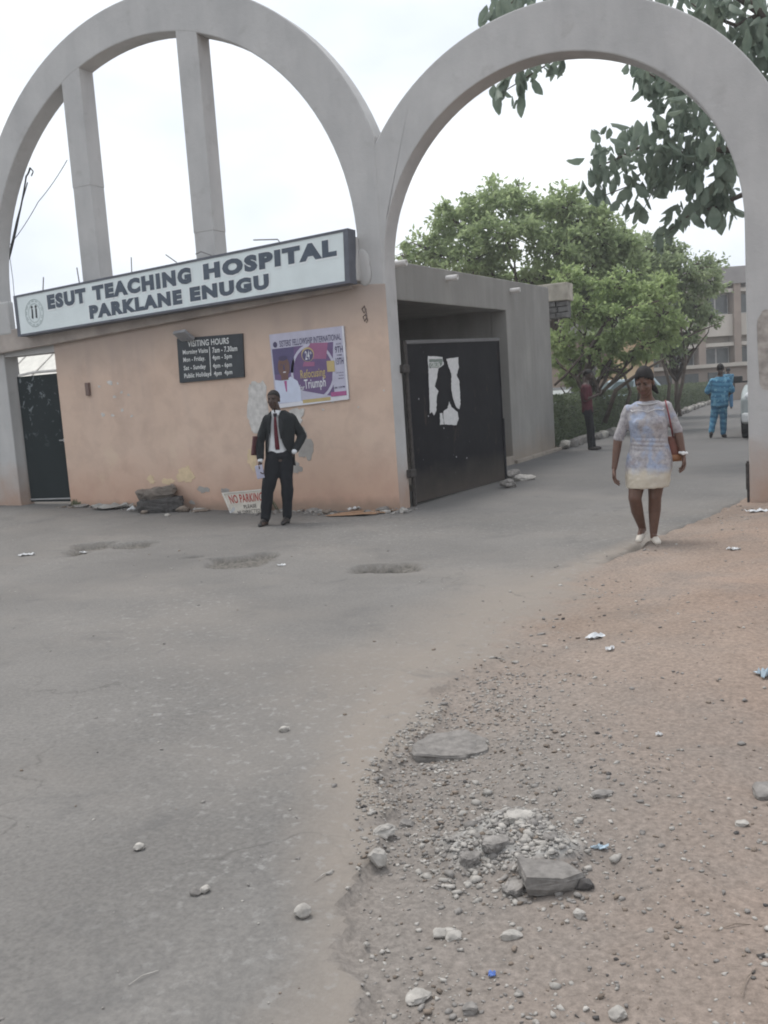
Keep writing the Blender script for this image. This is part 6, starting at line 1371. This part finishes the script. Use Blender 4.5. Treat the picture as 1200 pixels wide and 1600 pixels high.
for a, b_, c_ in A: m.cap(Vector(a) + Vector((.04 if a[0] < 0 else -.04, 0, -.045)), .036, b_, .038, 12); m.cap(b_, .041, Vector(b_).lerp(Vector(c_), .35), .038, 12); m.cap(Vector(b_).lerp(Vector(c_), .35), .038, c_, .025, 12)
hand_prims(m, (-.264, -.026, .692), (-.02, -.12, -1), (.9, -.2, .1), 1, .172, .7); hand_prims(m, (.347, -.012, .788), (.03, -.12, -1), (-.9, -.2, .1), -1, .172, .65)
m.cap((-.035, .01, .74), .095, (-.088, -.075, .43), .060, 14); m.cap((-.088, -.075, .43), .058, (-.072, -.01, .30), .056, 14); m.cap((-.072, -.01, .30), .056, (-.030, .10, .115), .033, 12); m.cap((-.030, .10, .115), .036, (-.062, -.02, .045), .026, 10)
m.cap((.125, .01, .74), .095, (.088, -.02, .43), .060, 14); m.cap((.088, -.02, .43), .058, (.082, .015, .30), .057, 14); m.cap((.082, .015, .30), .057, (.066, .01, .09), .034, 12); m.cap((.066, .02, .055), .034, (.095, -.12, .03), .026, 10)
blob('body', m, .0062, SK2, pe, 3)
face_bits(pe, hq, hR, 1.03, LIP2); hair_cap(pe, hq, hR, 1.035, .060, -.09, 1.06, side=-.02, tall=1.18)
m = MB(); m.cap(hq(.01, .085, -.03), .040, (.118, .075, 1.40), .026, 12); m.cap((.118, .075, 1.40), .026, (.14, .075, 1.365), .014, 10); blob('ponytail', m, .01, HAIR, pe, 2)
m = MB(); rows = [(.515, .025, -.005, .192, .165), (.60, .032, .0, .199, .162), (.72, .045, .02, .208, .148), (.80, .05, .02, .198, .140), (.90, .053, .018, .170, .118), (.97, .053, .015, .162, .112), (1.06, .050, .0, .170, .128), (1.13, .047, -.002, .176, .128), (1.20, .046, .012, .180, .108), (1.255, .046, .015, .172, .088), (1.285, .046, .015, .125, .074), (1.298, .046, .012, .092, .066)]
m.loft(rows, 36); m.ell((-.018, -.085, 1.105), (.066, .055, .062)); m.ell((.112, -.085, 1.105), (.066, .055, .062))
for (a, b_, c_) in A: m.cap(Vector(a) + Vector((.012 if a[0] < 0 else -.012, 0, -.022)), .056, Vector(a).lerp(Vector(b_), .93), .048, 16)
m.ell((-.085, .02, 1.235), (.06, .06, .04)); m.ell((.175, .02, 1.243), (.06, .06, .04))
o = blob('dress', m, .0095, DR.mat, pe, 4, .006, 13, (1.0, 1.0, 1.3), 4)
# gathers round the waist
for v in o.data.vertices:
    x, y, z = v.co
    if .83 < z < 1.0 and abs(x - .05) < .2: k = math.sin((z - .83) / .17 * math.pi); v.co.y += -.006 * k * math.sin(z * 160 + 14 * x) * (1 if y < 0 else -1)
m = MB(); 
for k in range(26):
    a = 2 * math.pi * k / 26; 
m.tube([(.046 + .098 * math.sin(2 * math.pi * k / 26), .006 - .078 * math.cos(2 * math.pi * k / 26) + (-.012 if math.cos(2 * math.pi * k / 26) > .5 else 0), 1.292 - .022 * max(0, math.cos(2 * math.pi * k / 26))) for k in range(27)], .0065, 6, caps=False); m.build('neckline_trim', cloth('pale_trim', (.46, .45, .46)), pe, True)
m = MB(); pts = [(.046 + .155 * math.sin(t_), -.005 - .112 * math.cos(t_), 1.222 - .02 * math.cos(t_) + .018 * abs(math.sin(3.2 * t_))) for t_ in [(-1.2 + 2.4 * k / 24) for k in range(25)]]; m.tube(pts, .005, 6); m.build('collar_edge', cloth('pale_trim2', (.50, .49, .50)), pe, True)
SH2 = simple('cream_shoe', (0.55, 0.50, 0.44), .5, .08)
for (h0, t0) in (((-.030, .10, .085), (-.066, -.045, .032)), ((.068, .035, .038), (.100, -.150, .028))):
    m = MB(); h0 = Vector(h0); t0 = Vector(t0); m.cap(h0, .036, h0.lerp(t0, .5), .034, 14); m.cap(h0.lerp(t0, .5), .037, t0, .031, 14); o = blob('shoe', m, .008, SH2, pe, 3)
    for v in o.data.vertices:
        if v.co.z < .004: v.co.z = .004
m = MB(); m.tube([(.345 + .031 * math.cos(2 * math.pi * k / 14), -.004 + .033 * math.sin(2 * math.pi * k / 14), .815 - .004 * math.cos(2 * math.pi * k / 14)) for k in range(15)], .012, 8, caps=False); m.ell((.345, -.040, .815), (.018, .008, .018)); m.build('watch', simple('white_watch', (.68, .68, .68), .4), pe, True)
hb = thing('handbag', 'red brown handbag on strap at the side of walking woman', 'handbag', pe.location, pe.rotation_euler.z)
m = MB(); m.loft([(.745, .265, .06, .062, .035), (.76, .265, .06, .075, .045), (.87, .262, .06, .070, .040), (.95, .258, .06, .055, .026), (.965, .258, .06, .05, .02)], 20); bg = m.build('bag_body', simple('red_brown_leather', (0.14, 0.052, 0.036), .5, .15), hb, True)
m = MB(); m.loft([(.738, .272, .055, .066, .036), (.765, .270, .055, .079, .049), (.80, .268, .055, .077, .046)], 20); m.build('bag_base', simple('orange_leather', (0.24, 0.11, 0.05), .5, .1), hb, True)
m = MB(); m.tube([(.262, .04, .96), (.243, -.03, 1.08), (.228, -.062, 1.17), (.212, -.05, 1.25), (.205, .01, 1.292), (.21, .07, 1.26), (.245, .10, 1.1), (.262, .08, .96)], .007, 8); m.build('strap', simple('red_strap', (0.19, 0.045, 0.05), .5), hb, True)

# ---------------------------------------------------------------- man in blue patterned tunic walking away
bpz = at_g(1122, 684)
pe = person('man in blue patterned tunic and trousers walking away up the drive', 0, 0, bpz)
BL = NB('blue_patterned_cloth'); wv = BL.N.new('ShaderNodeTexWave'); wv.inputs['Scale'].default_value = 2.6; wv.inputs['Distortion'].default_value = 6.0; wv.inputs['Detail'].default_value = 3; wv.bands_direction = 'Z'; BL.L.new(BL.pos, wv.inputs['Vector'])
c = BL.ramp(wv.outputs['Fac'], .25, .8, (0.045, 0.14, 0.24), (0.085, 0.22, 0.33)); c = BL.mix(BL.math('MULTIPLY', BL.ramp(BL.noise(11, 3), .55, .62), .55), c, (0.25, 0.46, 0.56)); BL.col(c, .8, spec=.15)
m = MB()
hq, hR = head_prims(m, (.085, .0, 1.60), R(180), R(6), 1.0, (.075, .0, 1.42), .055)
m.loft([(.78, .055, 0, .16, .11), (1.0, .06, 0, .15, .11), (1.25, .065, 0, .17, .11), (1.38, .068, 0, .15, .09), (1.44, .072, 0, .07, .06)], 20)
for a, b_, c_ in (((-.095, 0, 1.32), (-.215, .03, 1.07), (-.135, .24, .98)), ((.232, 0, 1.32), (.335, .03, 1.06), (.24, .24, .98))):
    m.cap(a, .055, b_, .043, 10); m.cap(b_, .043, c_, .03, 10); dv = Vector(c_) - Vector(b_); hand_prims(m, c_, dv, (0, .1, -1), 1 if a[0] < 0 else -1, .18, .7, 1.25)
m.cap((-.02, 0, .84), .085, (-.085, .03, .46), .055, 12); m.cap((-.085, .03, .46), .055, (-.145, -.12, .14), .036, 12); m.cap((-.145, -.12, .14), .034, (-.155, -.02, .045), .026, 10)
m.cap((.13, 0, .84), .085, (.125, .03, .46), .055, 12); m.cap((.125, .03, .46), .055, (.120, .0, .08), .036, 12); m.cap((.12, -.02, .05), .034, (.15, .15, .03), .026, 10)
blob('body', m, .0105, SK3, pe, 2); hair_cap(pe, hq, hR, 1.0, .065, -.06, 1.03, side=.0)
m = MB(); m.loft([(.73, .05, 0, .200, .145), (.85, .053, 0, .200, .145), (1.05, .06, 0, .190, .138), (1.22, .065, 0, .205, .135), (1.34, .068, 0, .195, .115), (1.405, .07, 0, .12, .082), (1.425, .072, 0, .082, .070)], 28)
m.cap((-.095, 0, 1.325), .072, (-.205, .03, 1.10), .072, 14); m.cap((.23, 0, 1.325), .072, (.325, .03, 1.09), .072, 14); blob('tunic', m, .014, BL.mat, pe, 3, .010, 8, (1, 1, .7), 3)
m = MB(); m.loft([(.72, .05, 0, .17, .12), (.86, .05, 0, .16, .115)], 18); m.cap((-.03, 0, .8), .105, (-.085, .03, .46), .085, 14); m.cap((-.085, .03, .46), .085, (-.140, -.09, .17), .066, 14); m.cap((.13, 0, .8), .105, (.125, .03, .46), .085, 14); m.cap((.125, .03, .46), .085, (.12, .0, .11), .066, 14); blob('trousers', m, .014, BL.mat, pe, 3, .010, 8, (1, 1, .8), 6)
SHB = simple('brown_black_shoe', (0.035, 0.028, 0.026), .5)
m = MB(); m.cap((-.150, -.125, .115), .045, (-.160, -.02, .040), .036, 12); blob('shoe', m, .01, SHB, pe, 2); m = MB(); m.cap((.12, -.02, .05), .046, (.17, .14, .034), .034, 12); blob('shoe', m, .01, SHB, pe, 2)
# somebody farther up the drive, mostly hidden by him
fp = at_g(1139, 639)
fpz = person('small far figure in blue clothes just right of the tunic man', 0, 0, fp)
m = MB(); hq, hR = head_prims(m, (0, 0, 1.56), R(180), 0, 1.0, (0, 0, 1.4), .055); m.loft([(.8, 0, 0, .14, .1), (1.1, 0, 0, .14, .1), (1.36, 0, 0, .17, .09), (1.42, 0, 0, .07, .06)], 16)
for s_ in (-1, 1): m.cap((s_ * .16, 0, 1.34), .05, (s_ * .22, 0, 1.06), .042, 10); m.cap((s_ * .22, 0, 1.06), .042, (s_ * .22, .05, .82), .03, 10); hand_prims(m, (s_ * .22, .05, .81), (0, .1, -1), (-s_, 0, 0), s_, .18, .6, 1.4); m.cap((s_ * .08, 0, .85), .085, (s_ * .09, .0, .46), .055, 10); m.cap((s_ * .09, 0, .46), .055, (s_ * .09, 0, .06), .036, 10); m.cap((s_ * .09, 0, .04), .034, (s_ * .1, .12, .03), .026, 8)
blob('body', m, .013, SK3, fpz, 2); hair_cap(fpz, hq, hR, 1.0, .06, -.05, 1.03)
m = MB(); m.loft([(.78, 0, 0, .17, .12), (1.1, 0, 0, .165, .12), (1.34, 0, 0, .19, .11), (1.41, 0, 0, .09, .07)], 18)
for s_ in (-1, 1): m.cap((s_ * .15, 0, 1.34), .07, (s_ * .21, 0, 1.1), .06, 10)
blob('shirt', m, .016, BL.mat, fpz, 2); m = MB()
for s_ in (-1, 1): m.cap((s_ * .08, 0, .8), .095, (s_ * .09, 0, .12), .07, 12)
blob('trousers', m, .016, cloth('blue_trousers', (.04, .13, .24)), fpz, 2)

# ---------------------------------------------------------------- dark figure by the hedge, seen from the side
dp = at_g(925, 703)
pe = person('person in dark red top and black trousers by the hedge looking at phone', 0, 0, dp)
MAR = cloth('dark_red_top', (0.085, 0.022, 0.030)); BKT = cloth('black_trousers', (0.014, 0.014, 0.017))
m = MB()
hq, hR = head_prims(m, (-.02, .0, 1.66), R(68), R(14), 1.0, (-.075, .0, 1.48), .052)
m.loft([(.86, -.06, 0, .105, .15), (1.05, -.07, 0, .10, .14), (1.28, -.08, 0, .115, .17), (1.42, -.08, 0, .09, .16), (1.49, -.075, 0, .055, .07)], 20)
for a, b_, c_ in (((-.08, -.17, 1.40), (-.10, -.20, 1.12), (.135, -.12, 1.20)), ((-.08, .17, 1.40), (-.06, .2, 1.12), (.15, .08, 1.22))):
    m.cap(a, .052, b_, .042, 10); m.cap(b_, .042, c_, .03, 10); hand_prims(m, c_, Vector(c_) - Vector(b_), (.3, .2, 1), -1 if a[1] < 0 else 1, .18, .6, 1.3)
m.cap((-.055, -.08, .90), .085, (-.03, -.085, .48), .055, 12); m.cap((-.03, -.085, .48), .055, (-.035, -.08, .08), .036, 12); m.cap((-.04, -.08, .045), .034, (.11, -.1, .03), .026, 10)
m.cap((-.055, .08, .90), .085, (.0, .085, .48), .055, 12); m.cap((0, .085, .48), .055, (.03, .08, .08), .036, 12); m.cap((.02, .08, .045), .034, (.16, .09, .03), .026, 10)
blob('body', m, .0105, SK3, pe, 2); hair_cap(pe, hq, hR, 1.0, .06, -.07, 1.08, side=.0)
m = MB(); m.loft([(.84, -.06, 0, .125, .17), (1.05, -.07, 0, .118, .16), (1.28, -.08, 0, .132, .19), (1.40, -.08, 0, .11, .175), (1.47, -.078, 0, .07, .085)], 24)
for s_ in (-1, 1): m.cap((-.08, s_ * .165, 1.395), .070, (-.09, s_ * .2, 1.15), .060, 12)
blob('top', m, .014, MAR, pe, 3, .008, 9, (1, 1, 1), 2)
m = MB(); m.loft([(.80, -.055, 0, .12, .165), (.96, -.06, 0, .118, .16)], 18); m.cap((-.055, -.08, .86), .098, (-.03, -.085, .48), .075, 14); m.cap((-.03, -.085, .48), .075, (-.035, -.08, .09), .056, 14); m.cap((-.055, .08, .86), .098, (0, .085, .48), .075, 14); m.cap((0, .085, .48), .075, (.03, .08, .09), .056, 14); blob('trousers', m, .014, BKT, pe, 3, .008, 9, (1, 1, .8), 7)
for x0, y0, x1 in ((-.05, -.08, .13), (.015, .08, .18)): m = MB(); m.cap((x0, y0, .048), .044, (x1, y0 - .01, .032), .034, 12); blob('shoe', m, .01, SHB, pe, 2)
Mx = Matrix.Translation((.20, -.05, 1.25)) @ Euler((0, R(-30), 0)).to_matrix().to_4x4(); m = MB(); m.box((-.012, -.075, -.04), (.0, .0, .11), M=Mx, bev=.003); held('phone', 'dark phone held up by the person by the hedge', 'phone', m, simple('phone_black', (.02, .02, .024), .2), pe)

# ================================================================== ADDED HAZE
m = MB(); m.box((-610, -610, -1.2), (610, 610, 12.0)); hz = m.build('haze', [])  # thin volume added to lift the darks and pale the distance
hz['kind'] = 'stuff'
hm_ = bpy.data.materials.new('added_haze'); hm_.use_nodes = True; hn = hm_.node_tree.nodes
for x_ in list(hn): hn.remove(x_)
ho = hn.new('ShaderNodeOutputMaterial'); hv = hn.new('ShaderNodeVolumePrincipled'); hv.inputs['Color'].default_value = (.93, .95, .96, 1); hv.inputs['Density'].default_value = 0.0020; hv.inputs['Anisotropy'].default_value = 0.2
hm_.node_tree.links.new(hv.outputs[0], ho.inputs['Volume']); hz.data.materials.append(hm_)
